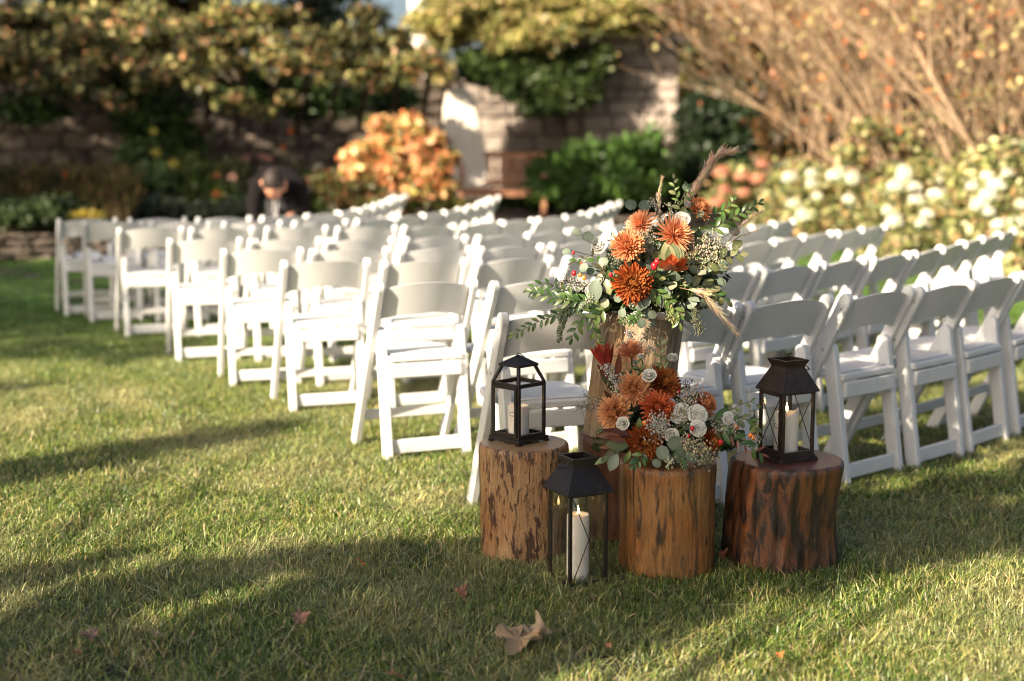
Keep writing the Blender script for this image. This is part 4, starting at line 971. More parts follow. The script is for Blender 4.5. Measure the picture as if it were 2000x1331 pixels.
# a gap shaped into the crown to let streaks of sun through
streak = [ground(*p).xy for p in ((150, 1262), (400, 1205), (640, 1118), (600, 1108), (380, 1180), (150, 1236))]
patch = [ground(*p).xy for p in ((1850, 1000), (2060, 985), (2060, 915), (1890, 930))]
near[0] = ([p for p in near[0][0] if not inpoly(p[:2], streak) and not inpoly(p[:2], patch)], .04, 4)
shade_tree('unseen leafy tree behind the camera, crown shaped to shade the logs', -5.6, -3.4, 4.4, near, 101, .11, 3.2, 4.4)
shade_tree('unseen leafy tree left of the lawn, crown shaped to shade the far rows', -13.5, 3.0, 7.5,
  [(fill([(-80, 515), (110, 512), (250, 560), (430, 680), (380, 712), (150, 705), (-80, 700)], .22), .12, 3), (box_pts(-4.1, -2.2, 10.2, 12.2, 0, .8, 260), .1, 2), (fill([(-80, 760), (120, 745), (100, 765), (-80, 790)], .18), .08, 2)], 102, .22)
shade_tree('unseen leafy tree far left, crown shaped to shade the garden wall', -19, 9, 8.5,
  [(lit_bg(box_pts(-10, -5, 17, 22, 0, 2.1, 900)), .1, 3), (lit_bg(box_pts(-5, -3.2, 18.5, 24, 0, 1.5, 420)), .1, 3)], 103, .24, 6.6, 9.5)
shade_tree('unseen leafy tree left of the lawn, crown shaped to dapple the pier and ivy', -12.5, 12.5, 8.5,
  [(lit_bg(box_pts(.4, 1.2, 23, 25.6, 0, 1.6, 120)), .1, 2), (lit_bg(box_pts(.6, 3.4, 21.5, 23.5, 0, .9, 200)), .1, 2)], 104, .24, 6.6, 9.5)

# ------------------------------------------------------------------ person bending over the far chairs
M_skin = plain('skin', (.42, .20, .12), .5, var=.06); M_coat = plain('dark_sweater', (.009, .0075, .0075), .95, spec=.1, var=.3, scale=50, bmp=.3)
M_hair = plain('short_dark_hair', (.022, .013, .009), .7, var=.3, scale=90, bmp=.3); M_trouser = plain('dark_trousers', (.02, .02, .024), .85)
def skinned(name, pts, edges, radii, mat, parent, sub=2):
    me = bpy.data.meshes.new(name); me.from_pydata(pts, edges, []); o = bpy.data.objects.new(name, me); C.objects.link(o)
    md = o.modifiers.new('s', 'SKIN'); 
    for v, r_ in zip(me.skin_vertices[0].data, radii): v.radius = r_ if isinstance(r_, tuple) else (r_, r_)
    me.skin_vertices[0].data[0].use_root = True
    ss = o.modifiers.new('u', 'SUBSURF'); ss.levels = ss.render_levels = sub
    dg = bpy.context.evaluated_depsgraph_get(); m2 = bpy.data.meshes.new_from_object(o.evaluated_get(dg)); m2.name = name
    bpy.data.objects.remove(o); m2.materials.clear(); m2.materials.append(mat)
    m2.polygons.foreach_set('use_smooth', [True] * len(m2.polygons))
    return obj(name, m2, parent)
def person():
    p0 = P(538, 400, 12.35); T = thing('person', 'man in a dark knitted sweater bending over the far chairs, head down', 'person', (p0.x, 12.9, 0))
    # joints, relative: -y is towards the camera
    J = [(0, .08, .93), (0, -.05, 1.02), (0, -.26, 1.03), (0, -.42, 1.0), (0, -.50, .965), (0, -.56, .94),      # pelvis, waist, chest, neck base, neck, head base
         (-.10, .08, .88), (-.11, .04, .50), (-.11, .10, .08), (-.11, -.06, .035),
         (.10, .08, .88), (.12, .10, .50), (.12, .16, .08), (.12, .0, .035),
         (-.19, -.36, 1.0), (-.225, -.42, .74), (-.14, -.60, .60), (-.12, -.66, .54),
         (.19, -.36, 1.0), (.235, -.44, .75), (.13, -.60, .73), (.10, -.64, .70)]
    E_ = [(0, 1), (1, 2), (2, 3), (3, 4), (4, 5), (0, 6), (6, 7), (7, 8), (8, 9), (0, 10), (10, 11), (11, 12), (12, 13), (3, 14), (14, 15), (15, 16), (16, 17), (3, 18), (18, 19), (19, 20), (20, 21)]
    Rb = [.12, .10, .10, .07, .05, .05, .085, .055, .045, .04, .085, .055, .045, .04, .045, .036, .03, .028, .045, .036, .03, .028]
    body = skinned('body', J, E_, Rb, M_skin, T)
    # head: joined into the body mesh; built facing down and forward
    hb = MB(); n = 24; rings = 18; vs = []
    for i in range(rings + 1):
        t = PI * i / rings
        for k in range(n):
            a = 2 * PI * k / n; x = math.sin(t) * math.sin(a); y = -math.sin(t) * math.cos(a); z = math.cos(t)
            fr = max(0, -y); w_ = .077 * (1 - .22 * max(0, -z) ** 1.5); dpt = .098
            px, py, pz = x * w_, y * dpt, z * .122
            if fr > .5 and abs(x) < .22 and -.25 < z < .15: py -= .022 * (1 - abs(x) / .22) * (1 - (z + .25) / .4)     # nose
            if fr > .5 and .05 < z < .2 and .2 < abs(x) < .6: py += .008                                              # eye sockets
            if fr > .6 and -.55 < z < -.42 and abs(x) < .35: py -= .004                                               # lips
            vs.append((px, py, pz))
    fs = [(i * n + k, (i + 1) * n + k, (i + 1) * n + (k + 1) % n, i * n + (k + 1) % n) for i in range(rings) for k in range(n)]
    hb.add(vs, fs)
    for s_ in (-1, 1): hb.tube([(s_ * .072, .0, -.02), (s_ * .086, .006, .0), (s_ * .090, .012, .02), (s_ * .084, .01, .035)], [.010, .016, .016, .008], 6)
    for s_, arm in ((-1, 17), (1, 21)): pass
    hm = hb.mesh('h', M_skin, True)
    HM = Matrix.Translation((0, -.62, 1.0)) @ Matrix.Rotation(math.radians(27), 4, 'X') @ Matrix.Scale(1.14, 4)
    hm.transform(HM)
    # hands with five fingers
    def hand(c, side, d):
        pts = [(0, 0, 0), (0, -.03, -.03), (0, -.05, -.055)]; ed = [(0, 1), (1, 2)]; rad = [.024, .032, .03]
        for f in range(4):
            x = (-.03 + .02 * f) ; L = (.065, .075, .07, .055)[f]; b0 = len(pts)
            pts += [(x, -.06, -.065), (x * 1.15, -.075, -.065 - L * .55), (x * 1.15, -.07, -.065 - L)]; ed += [(2, b0), (b0, b0 + 1), (b0 + 1, b0 + 2)]; rad += [.010, .009, .007]
        b0 = len(pts); pts += [(side * .035, -.045, -.05), (side * .05, -.065, -.085)]; ed += [(1, b0), (b0, b0 + 1)]; rad += [.012, .009]
        o = skinned('hand', [(c[0] + a, c[1] + b_, c[2] + z) for a, b_, z in pts], ed, rad, M_skin, None, 1); m_ = o.data; bpy.data.objects.remove(o); return m_
    h1 = hand(J[17], 1, 0); h2 = hand(J[21], -1, 0)
    import bmesh
    bm = bmesh.new(); bm.from_mesh(body.data)
    for m_ in (hm, h1, h2): bm.from_mesh(m_)
    bm.to_mesh(body.data); bm.free(); body.data.polygons.foreach_set('use_smooth', [True] * len(body.data.polygons))
    # hair cap
    hc = MB(); vs2 = []; n = 24; R2 = 9
    for i in range(R2 + 1):
        t = PI * .56 * i / R2
        for k in range(n):
            a = 2 * PI * k / n; x = math.sin(t) * math.sin(a); y = -math.sin(t) * math.cos(a); z = math.cos(t)
            if y < -.2: z = z + (i / R2) * .28 * min(1, -y)
            vs2.append((x * .084, y * .103 + .004, z * .128 + .004))
    hc.add(vs2, [(i * n + k, (i + 1) * n + k, (i + 1) * n + (k + 1) % n, i * n + (k + 1) % n) for i in range(R2) for k in range(n)])
    hm2 = hc.mesh('hair', M_hair, True); hm2.transform(HM); obj('hair', hm2, T)
    ce = [(0, 1), (1, 2), (2, 3), (3, 4), (3, 5), (5, 6), (6, 7), (3, 8), (8, 9), (9, 10)]
    cj = [(0, .08, .90), (0, -.05, 1.0), (0, -.26, 1.01), (0, -.42, .985), (0, -.47, .965), (-.19, -.36, .985), (-.225, -.42, .74), (-.15, -.58, .615), (.19, -.36, .985), (.235, -.44, .75), (.14, -.585, .735)]
    skinned('sweater', cj, ce, [(.17, .16), (.17, .16), (.19, .17), (.16, .14), (.085, .085), .095, .062, .048, .088, .062, .048], M_coat, T)
    tj = [(0, .08, .93), (-.10, .08, .86), (-.11, .04, .50), (-.11, .10, .10), (.10, .08, .86), (.12, .10, .50), (.12, .16, .10)]
    skinned('trousers', tj, [(0, 1), (1, 2), (2, 3), (0, 4), (4, 5), (5, 6)], [.16, .11, .08, .07, .11, .08, .07], M_trouser, T)
    m = MB()
    for s_ in (-1, 1): m.tube([(s_ * .03, -.50, .93), (s_ * .02, -.53, .84), (s_ * .012, -.56, .76), (0, -.57, .70)], [.003] * 4, 6)
    obj('lanyard', m.mesh('lanyard', M_paper), T)
person()

# ------------------------------------------------------------------ flowers
def petal_strip(b, M, L, w, up0, curl, cols, cup=.25, n=3):
    """a narrow petal that starts at the origin along +Y of M, rising by up0 and curling by curl (radians over its length)"""
    vs = []; cc = []; a = up0; y = 0; z = 0
    for i in range(n + 1):
        t = i / n; ww = w * (.55, .95, 1.0, .55)[min(i, 3)]
        vs += [tuple(M @ Vector((-ww / 2, y, z + cup * ww))), tuple(M @ Vector((0, y, z))), tuple(M @ Vector((ww / 2, y, z + cup * ww)))]
        c = tuple(cols[0][k] * (1 - t) + cols[1][k] * t for k in range(3)); cc += [c, tuple(x * .9 for x in c), c]
        y += math.cos(a) * L / n; z += math.sin(a) * L / n; a += curl / n
    fs = []
    for i in range(n):
        q = i * 3; fs += [(q, q + 1, q + 4, q + 3), (q + 1, q + 2, q + 5, q + 4)]
    b.add(vs, fs, cc)
def mum(name, R, cols_out, cols_in, seed, spider=False, n=170, half=False):
    r = random.Random(seed); b = MB()
    for i in range(n):
        t = i / n; tilt = (1 - t) ** .85; ang = i * 2.39996
        up = math.radians(86 - tilt * 84); L = R * (.42 + .58 * tilt ** .9) * r.uniform(.88, 1.08)
        w = R * (.085 if spider else .155) * r.uniform(.85, 1.15) * (.6 + .4 * tilt)
        M = Matrix.Rotation(ang + r.uniform(-.1, .1), 4, 'Z') @ Matrix.Translation((r.uniform(-.01, .01) * R, R * .05 + R * .05 * tilt, R * .36 * (1 - tilt)))
        k = r.uniform(.8, 1.15); co = [tuple(min(1, (cols_out[e][j] * tilt + cols_in[e][j] * (1 - tilt)) * k) for j in range(3)) for e in (0, 1)]
        petal_strip(b, M, L, w, up + r.uniform(-.1, .1), (1.1 if not spider else .35) * (1 if r.random() < .85 else -.5) * (.4 + .6 * (1 - tilt)), co, .45 if not spider else .3, 3)
    return b.mesh(name, M_petal)
def rose(name, R, col, seed, open_=1.0):
    r = random.Random(seed); b = MB()
    for ring, (np_, rad, hh, lip) in enumerate(((2, .10, .95, .02), (3, .24, 1.0, .05), (3, .40, .98, .08), (4, .58, .88, .14), (5, .76, .66, .26))):
        for k in range(np_):
            a0 = 2 * PI * k / np_ + ring * .7 + r.uniform(-.2, .2); span = 2 * PI / np_ * 1.12; vs = []; cc = []; hk = hh * r.uniform(.92, 1.05); ok = open_ * r.uniform(.7, 1.25)
            for i in range(7):
                for j in range(6):
                    u = (i / 6 - .5) * span; t = j / 5; side = abs(i / 6 - .5) * 2
                    q = R * (rad * (.35 + .65 * math.sin(min(1, t * 1.3) * PI / 2)) * (1 - .30 * (1 - rad) * t * t) + (.10 + lip) * ok * max(0, t - .5) ** 1.3 * 2.4 + .05 * side * (1 if i > 3 else -1))
                    z = R * (hk * min(1, t * 1.25) * (1 - .12 * side ** 2) - .16 * ok * max(0, t - .7) ** 1.2 * 3 - .35 + .05 * math.sin(i * 1.9 + ring * 2 + seed) * t)
                    vs.append((q * math.cos(a0 + u), q * math.sin(a0 + u), z))
                    g = (.86 + .14 * t); cc.append((col[0] * g, col[1] * g, col[2] * g * (.82 + .16 * t)))
            b.add(vs, [(i * 6 + j, (i + 1) * 6 + j, (i + 1) * 6 + j + 1, i * 6 + j + 1) for i in range(6) for j in range(5)], cc)
    b.tube([(0, 0, -.3 * R), (0, 0, .2 * R), (.02 * R, 0, .52 * R), (0, .01 * R, .60 * R)], [.2 * R, .22 * R, .15 * R, .03 * R], 7, tuple(c * .86 for c in col))
    return b.mesh(name, M_petal, True)
def leafmesh(name, shape, cols, mat, fold=.12, curl=.15, n=6):
    """unit leaf along +Y, normal +Z; shape(t) = half width"""
    b = MB(); vs = []; cc = []
    for i in range(n + 1):
        t = i / n; w_ = shape(t); z = -curl * t * t
        vs += [(-w_, t, z + fold * w_), (0, t, z), (w_, t, z + fold * w_)]; k = .9 + .2 * t
        cc += [tuple(c * k for c in cols), tuple(min(1, c * 1.25) for c in cols), tuple(c * k * .95 for c in cols)]
    fs = []
    for i in range(n): q = i * 3; fs += [(q, q + 1, q + 4, q + 3), (q + 1, q + 2, q + 5, q + 4)]
    return b.add(vs, fs, cc).mesh(name, mat, True)
rd = lambda t: .44 * math.sqrt(max(0, 1 - (2 * t - 1) ** 2)) ** .9
lance = lambda t: .20 * math.sin(PI * t) ** .8 if 0 < t < 1 else 0.0
longl = lambda t: .13 * math.sin(PI * min(1, t ** .85)) ** .8 if 0 < t < 1 else 0.0
oval = lambda t: .30 * math.sin(PI * t) ** .75 if 0 < t < 1 else 0.0
EUC = [leafmesh('eucalyptus_leaf', rd, c, M_euc, .1, cu) for c, cu in (((.15, .19, .135), .1), ((.20, .235, .17), .2), ((.11, .15, .10), .05), ((.27, .28, .19), .15))]
EUL = [leafmesh('willow_eucalyptus_leaf', oval, c, M_euc, .25, .25) for c in ((.17, .21, .16), (.12, .16, .11))]
RUS = [leafmesh('ruscus_leaf', lance, c, M_gloss, .3, .3) for c in ((.06, .12, .025), (.085, .16, .035), (.04, .085, .02), (.14, .20, .055))]
OLV = [leafmesh('olive_leaf', oval, c, M_gloss, .25, .2) for c in ((.16, .17, .07), (.10, .12, .045), (.22, .21, .10))]
BRZ = [leafmesh('bronze_bract', longl, c, M_gloss, .4, -.1) for c in ((.10, .035, .02), (.16, .05, .03), (.08, .07, .03), (.22, .10, .05))]
REDB = [leafmesh('protea_bract', longl, c, M_gloss, .5, -.35) for c in ((.42, .05, .03), (.30, .03, .025), (.50, .12, .06))]
ORB = [leafmesh('leucadendron_bract', oval, c, M_gloss, .4, -.25) for c in ((.62, .16, .05), (.50, .10, .05), (.66, .28, .12))]
OR_O = ((.74, .21, .09), (.88, .42, .20)); OR_I = ((.60, .14, .05), (.84, .38, .16))
RU_O = ((.26, .025, .008), (.46, .08, .018)); RU_I = ((.20, .018, .006), (.80, .38, .10))
SA_O = ((.78, .22, .09), (.95, .50, .26)); SA_I = ((.70, .18, .07), (.90, .42, .20))
MUMS = {'orange': (mum('flower_head', 1, OR_O, OR_I, 1, n=230), 'bright orange chrysanthemum'), 'rust': (mum('flower_head', 1, RU_O, RU_I, 2, n=300), 'rust red chrysanthemum with gold petal tips'),
        'salmon': (mum('flower_head', 1, SA_O, SA_I, 3, True, 190), 'pale salmon spider chrysanthemum'), 'light': (mum('flower_head', 1, ((.86, .33, .13), (.95, .54, .28)), ((.76, .24, .08), (.92, .48, .20)), 4, False, 260), 'light orange chrysanthemum'),
        'red': (mum('flower_head', 1, ((.60, .09, .03), (.78, .19, .07)), ((.62, .09, .03), (.84, .26, .09)), 5, n=240), 'orange red chrysanthemum')}
ROSE = [rose('petals', 1, (.84, .82, .77), s_, o_) for s_, o_ in ((1, .7), (2, 1.3), (3, .3))]
BERRY = {'red': ball('berry', plain('red_berry', (.45, .015, .02), .25), (1, 1, 1), 8, 6), 'orange': ball('berry', plain('orange_berry', (.75, .20, .03), .25), (1, 1, 1), 8, 6)}

class Arr:
    def __init__(self, label, base, centre):
        self.t = thing('flower_arrangement', label, 'flowers', tuple(base), 0, 'rustic autumn flower arrangements'); self.b = Vector(base); self.c = Vector(centre)
        self.st = MB(); self.fill = MB()
    def out(self, p, k=1.0, cam_=.6):
        d = (Vector(p) - self.c); d = d.normalized() if d.length > 1e-4 else Vector((0, 0, 1)); return (d * k + Vector((-.1, -cam_, .12))).normalized()
    def put(self, nm, me, p, ydir, nrm, s, label=None, parent=None):
        M = axes(Vector(p) - self.b, ydir, nrm, s); return obj(nm, me, self.t, M=M, label=label)
    def mum(self, kind, p, R, face=None, dz=0):
        f = Vector(face) if face else self.out(p); me, lab = MUMS[kind]
        x = f.cross(Vector((.2, .1, 1))).normalized(); self.put('chrysanthemum', me, p, x.cross(f) * -1, f, R * 1.1, lab)
        self.stem(p, f)
    def stem(self, p, f=Vector((0, 0, 1)), r=.0028):
        p = Vector(p) - self.b; c = self.c - self.b; self.st.tube([p, p - Vector(f) * .03, (p + c) / 2 - Vector((0, 0, .02)), c - Vector((0, 0, .05))], r, 5, (.10, .14, .05))
    def rose(self, p, R, face=None, k=0):
        f = Vector(face) if face else self.out(p, .8); x = f.cross(Vector((.2, .1, 1))).normalized()
        self.put('white_rose', ROSE[k], p, x.cross(f) * -1, f, R); self.stem(p, f, .002)
    def leaf(self, set_, nm, p, d, n, s): self.put(nm, random.choice(set_), p, d, n, s)
    def euc(self, p, s, roll=None, set_=None):
        """a round leaf whose disc shows towards the viewer"""
        n = self.out(p, .35, .9) + Vector((rnd(-.35, .35), rnd(-.2, .2), rnd(-.2, .45))); a = rnd(0, 2 * PI) if roll is None else roll
        y = Vector((math.sin(a), .15, math.cos(a))); p = Vector(p); y0 = y - n.normalized() * y.dot(n.normalized()); y0.normalize()
        self.put('eucalyptus_leaf', random.choice(set_ or EUC), p - y0 * s / 2, y0, n, s)
        q = p - y0 * s / 2 - self.b; c = self.c - self.b; self.st.tube([q, q + (c - q) * .35 + Vector((0, 0, .008)), c], .0012, 4, (.14, .15, .09))
    def spray(self, pts, set_, nm, s, step, spread=.8, r=.0016, taper=.35, col=(.10, .13, .05), bits=None):
        pts = [Vector(p) for p in pts]; sm = []
        for i in range(len(pts) - 1):
            p0 = pts[max(i - 1, 0)]; p1 = pts[i]; p2 = pts[i + 1]; p3 = pts[min(i + 2, len(pts) - 1)]
            for k in range(6):
                t = k / 6; sm.append(.5 * ((2 * p1) + (-p0 + p2) * t + (2 * p0 - 5 * p1 + 4 * p2 - p3) * t * t + (-p0 + 3 * p1 - 3 * p2 + p3) * t ** 3))
        sm.append(pts[-1]); self.st.tube([p - self.b for p in sm], [r * (1 - .6 * i / len(sm)) for i in range(len(sm))], 5, col)
        L = sum((b_ - a).length for a, b_ in zip(sm, sm[1:])); acc = 0; nxt = step * .5; side = 1
        for a, b_ in zip(sm, sm[1:]):
            d = (b_ - a); l = d.length
            if l < 1e-6: continue
            d /= l
            while nxt < acc + l:
                q = a + d * (nxt - acc); t = nxt / L; sv = d.cross(Vector((0, -1, .25))).normalized() * side + Vector((rnd(-.25, .25), rnd(-.5, .3), rnd(-.25, .25)))
                self.leaf(set_, nm, q, d * .8 + sv * spread, Vector((rnd(-.4, .4), -1, .5 + rnd(-.3, .3))), s * (1 - taper * t) * rnd(.85, 1.15)); side *= -1; nxt += step
            acc += l
        self.leaf(set_, nm, sm[-1], (sm[-1] - sm[-2]), Vector((.1, -1, .4)), s * (1 - taper))
    def beads(self, p0, p1, n, rad, R, col, seed=0):
        """little seed heads or florets on fine branches; joined filler"""
        r = random.Random(seed); p0 = Vector(p0) - self.b; p1 = Vector(p1) - self.b
        self.st.tube([p0, (p0 + p1) / 2 + Vector((0, 0, .01)), p1], .0011, 4, (.16, .16, .10))
        for _ in range(n):
            t = r.random() ** .7; q = p0.lerp(p1, t) + Vector((r.gauss(0, 1), r.gauss(0, 1), r.gauss(0, 1))) * rad * (.4 + .6 * t) * .6
            if r.random() < .35: self.st.tube([p0.lerp(p1, t * .9), q], .0006, 3, (.16, .16, .10), False)
            s = R * r.uniform(.6, 1.3); c = tuple(min(1, x * r.uniform(.8, 1.15)) for x in col)
            v = [(q.x + a * s, q.y + b_ * s, q.z + c_ * s) for a, b_, c_ in ((1, 0, 0), (-1, 0, 0), (0, 1, 0), (0, -1, 0), (0, 0, 1.3), (0, 0, -1.3))]
            self.fill.add(v, [(0, 2, 4), (2, 1, 4), (1, 3, 4), (3, 0, 4), (2, 0, 5), (1, 2, 5), (3, 1, 5), (0, 3, 5)], c)
    def plume(self, pts, w_, n, seed, col=(.86, .66, .48)):
        r = random.Random(seed); pts = [Vector(p) - self.b for p in pts]; b = MB(); b.tube(pts, [.0016] * (len(pts) - 1) + [.0006], 4, (.38, .26, .14))
        for _ in range(n):
            t = r.uniform(.12, 1); i = min(int(t * (len(pts) - 1)), len(pts) - 2); f = t * (len(pts) - 1) - i; q = pts[i].lerp(pts[i + 1], f); d = (pts[i + 1] - pts[i]).normalized()
            o_ = Vector((r.gauss(0, 1), r.gauss(0, 1), r.gauss(0, 1))); o_ -= d * o_.dot(d); o_.normalize()
            L = w_ * r.uniform(.5, 1.3) * (1.1 - .75 * abs(t - .45)); e = q + (d * 1.1 + o_ * .45).normalized() * L * .8; s_ = d.cross(o_) * .0005
            c = tuple(x * r.uniform(.7, 1.3) for x in col); b.add([q - s_, q + s_, e + s_ * 1.3 + d * .001, e - s_ * 1.3, e + d * .006 + o_ * .002], [(0, 1, 2, 3), (3, 2, 4)], c)
        obj('grass_plume', b.mesh('grass_plume', M_dry), self.t)
    def base(self, clumps, n, size, seed, cols=((.05, .085, .025), (.08, .12, .035), (.03, .05, .015), (.12, .14, .06))):
        cl = [(c[0] - self.b.x, c[1] - self.b.y, c[2] - self.b.z, c[3], c[4], c[5]) for c in clumps]
        foliage('greenery', self.t, cl, n, size, cols, seed, M_gloss, shell=.6)
    def end(self):
        obj('stems', self.st.mesh('stems', M_leaf), self.t, kind='stuff')
        if self.fill.n: obj('filler_flowers', self.fill.mesh('filler_flowers', M_petal), self.t, kind='stuff')

# big bouquet on the tall log (distances ahead: front about 4.52, middle 4.68, back 4.8)
tb = Vector((.440, 4.735, .778)); A = Arr('large bouquet of orange chrysanthemums, eucalyptus and dried plumes on the tall log', tb, (.47, 4.74, .90))
A.base([(.60, 4.66, .90, .10, .06, .08), (.50, 4.62, .88, .12, .05, .08), (.43, 4.70, .83, .12, .11, .05), (.33, 4.68, .845, .12, .08, .05), (.56, 4.68, .87, .11, .09, .07), (.46, 4.72, .93, .14, .09, .09), (.54, 4.74, 1.02, .09, .07, .07), (.40, 4.72, .99, .07, .06, .05), (.24, 4.68, .83, .08, .05, .03)], 3600, .034, 201)
for k, u, v, y, R, f in (('orange', 1226, 483, 4.60, .052, (-.15, -1, .35)), ('salmon', 1254, 442, 4.68, .052, (-.5, -.6, .7)), ('salmon', 1312, 462, 4.60, .066, (.45, -.75, .4)), ('rust', 1236, 553, 4.54, .060, (-.05, -1, .1)), ('orange', 1362, 413, 4.70, .046, (.5, -.5, .7))):
    A.mum(k, P(u, v, y), R, f)
for u, v, y, R, k in ((1343, 401, 4.68, .017, 2), (1333, 428, 4.62, .022, 1), (1161, 566, 4.58, .034, 0), (1190, 462, 4.66, .026, 1), (1172, 480, 4.67, .028, 1), (1208, 466, 4.68, .020, 1), (1322, 500, 4.66, .022, 0), (1380, 468, 4.74, .026, 1), (1172, 545, 4.6, .02, 2)):
    A.rose(P(u, v, y), R, None, k)
# leucadendron star
pc_ = P(1312, 530, 4.515)
for i in range(11):
    a = i * 2.4; up = .55 + .5 * (i % 3); d = Vector((math.cos(a) * .7 + .1, -.5 - .2 * (i % 2), math.sin(a) * .6 + up)); A.put('leucadendron_bract', ORB[i % 3], pc_ + d.normalized() * .004, d, Vector((d.x, -1, -.3)), rnd(.055, .085))
for i in range(4): A.put('olive_bract', OLV[i % 3], pc_ + Vector((0, .01, .01)), Vector((rnd(-.4, .7), -.1, 1)), Vector((0, -1, .2)), rnd(.07, .09))
for c_, u, v, y, r_ in (('red', 1120, 494, 4.6, .0055), ('red', 1121, 534, 4.58, .008), ('red', 1193, 537, 4.56, .007), ('red', 1278, 520, 4.56, .012), ('red', 1283, 512, 4.565, .010), ('orange', 1141, 543, 4.57, .007), ('orange', 1133, 538, 4.58, .006), ('red', 1136, 516, 4.6, .005)):
    p = P(u, v, y); obj('berry', BERRY[c_], A.t, M=Matrix.Translation(p - A.b) @ Matrix.Diagonal((r_, r_, r_ * 1.2, 1))); A.stem(p, Vector((0, -.3, 1)), .0012)
# round eucalyptus leaves where the photograph shows them
for u, v, y, s, roll in ((1232, 400, 4.72, .044, 3.3), (1260, 402, 4.72, .048, .6), (1246, 422, 4.70, .034, 2.6), (1258, 426, 4.7, .032, 1.0), (1126, 453, 4.66, .036, 5.4), (1149, 462, 4.65, .044, 1.2), (1106, 492, 4.64, .028, 4.2), (1341, 366, 4.72, .034, .4),
        (1178, 511, 4.57, .034, 1.5), (1140, 523, 4.58, .034, 4.6), (1040, 576, 4.60, .036, 5.0), (1085, 611, 4.58, .044, 4), (1113, 606, 4.57, .04, 2.6), (1274, 615, 4.52, .032, 2.4), (1253, 632, 4.52, .034, 3.1), (1249, 598, 4.53, .036, 2), (1207, 582, 4.54, .034, 3.9),
        (1181, 592, 4.55, .034, 3.0), (1412, 520, 4.60, .040, 1.7), (1434, 449, 4.68, .05, .9), (1396, 529, 4.62, .03, 2.0), (1411, 574, 4.60, .036, 1.5), (1409, 552, 4.61, .034, 2.2), (1374, 592, 4.58, .034, 2.8), (1370, 531, 4.58, .034, 1.2), (1368, 417, 4.66, .028, 3), (1345, 545, 4.56, .034, 2.2),
        (1129, 560, 4.6, .036, 5), (1155, 530, 4.6, .036, .3), (1300, 575, 4.54, .036, 3.5), (1215, 612, 4.56, .03, 3), (1388, 560, 4.6, .034, 2), (1330, 470, 4.64, .03, 1)):
    A.euc(P(u, v, y), s, roll)
for u, v, y, s, roll in ((1163, 567, 4.53, .075, 3.1), (1187, 560, 4.54, .055, 2.8), (1345, 620, 4.56, .05, 2.5), (1330, 612, 4.54, .045, 3.4), (1350, 505, 4.6, .05, .8), (1425, 500, 4.63, .05, 1.0), (1440, 478, 4.65, .055, .7), (1263, 590, 4.53, .045, 3.5), (1290, 590, 4.54, .04, 2.8)):
    A.euc(P(u, v, y), s, roll, EUL + OLV[:1])
W = lambda *l: [P(*q) for q in l]
A.spray(W((1390, 450, 4.68), (1430, 425, 4.67), (1465, 408, 4.67), (1482, 396, 4.68)), RUS, 'ruscus_leaf', .042, .012)
A.spray(W((1380, 440, 4.70), (1400, 418, 4.7), (1422, 405, 4.7), (1432, 392, 4.7)), RUS, 'ruscus_leaf', .036, .012)
A.spray(W((1180, 585, 4.58), (1120, 588, 4.56), (1075, 580, 4.56), (1040, 570, 4.57)), RUS, 'ruscus_leaf', .046, .012)
A.spray(W((1150, 590, 4.58), (1095, 612, 4.54), (1045, 632, 4.53), (1003, 655, 4.53)), RUS, 'ruscus_leaf', .036, .011)
A.spray(W((1170, 600, 4.56), (1140, 620, 4.53), (1125, 642, 4.52), (1118, 660, 4.52)), RUS, 'ruscus_leaf', .044, .013)
A.spray(W((1185, 600, 4.56), (1160, 625, 4.52), (1160, 648, 4.52), (1175, 672, 4.52)), RUS, 'ruscus_leaf', .040, .013)
A.spray(W((1130, 590, 4.6), (1085, 560, 4.6), (1060, 555, 4.61), (1035, 565, 4.6)), RUS, 'ruscus_leaf', .04, .013)
A.spray(W((1270, 560, 4.54), (1300, 585, 4.53), (1322, 610, 4.53), (1328, 632, 4.53)), [RUS[1], RUS[3]], 'ruscus_leaf', .046, .014)
A.spray(W((1290, 470, 4.66), (1325, 440, 4.66), (1350, 400, 4.68), (1342, 365, 4.7)), RUS, 'ruscus_leaf', .036, .015)
A.spray(W((1340, 520, 4.6), (1380, 515, 4.6), (1410, 505, 4.61), (1445, 498, 4.62)), OLV, 'olive_leaf', .05, .016)
A.spray(W((1340, 560, 4.58), (1375, 560, 4.58), (1400, 575, 4.59), (1420, 590, 4.6)), OLV + RUS[:1], 'olive_leaf', .046, .015)
A.spray(W((1200, 560, 4.6), (1160, 505, 4.62), (1140, 505, 4.63), (1122, 512, 4.63)), [RUS[0], BRZ[2]], 'olive_leaf', .04, .014)
A.spray(W((1330, 420, 4.7), (1325, 395, 4.71), (1318, 372, 4.72), (1316, 350, 4.72)), [RUS[3], OLV[0]], 'bud_leaf', .03, .013)
A.spray(W((1240, 615, 4.53), (1238, 622, 4.52), (1232, 632, 4.51)), [RUS[0], RUS[2]], 'fern_leaf', .022, .004, 1.4)
A.spray(W((1255, 612, 4.53), (1228, 625, 4.52), (1215, 628, 4.51)), [RUS[0], RUS[2]], 'fern_leaf', .022, .004, 1.4)
A.spray(W((1110, 600, 4.55), (1095, 640, 4.53), (1092, 665, 4.53)), [OLV[1]], 'fern_leaf', .018, .004, 1.4)
A.plume(W((1330, 440, 4.70), (1343, 392, 4.71), (1370, 350, 4.72), (1388, 318, 4.73), (1405, 302, 4.735), (1429, 296, 4.74)), .05, 800, 1)
A.plume(W((1290, 450, 4.72), (1288, 420, 4.72), (1286, 385, 4.73), (1293, 350, 4.73)), .022, 160, 2)
A.plume(W((1420, 475, 4.66), (1445, 446, 4.66), (1462, 428, 4.67), (1487, 414, 4.67)), .028, 150, 3)
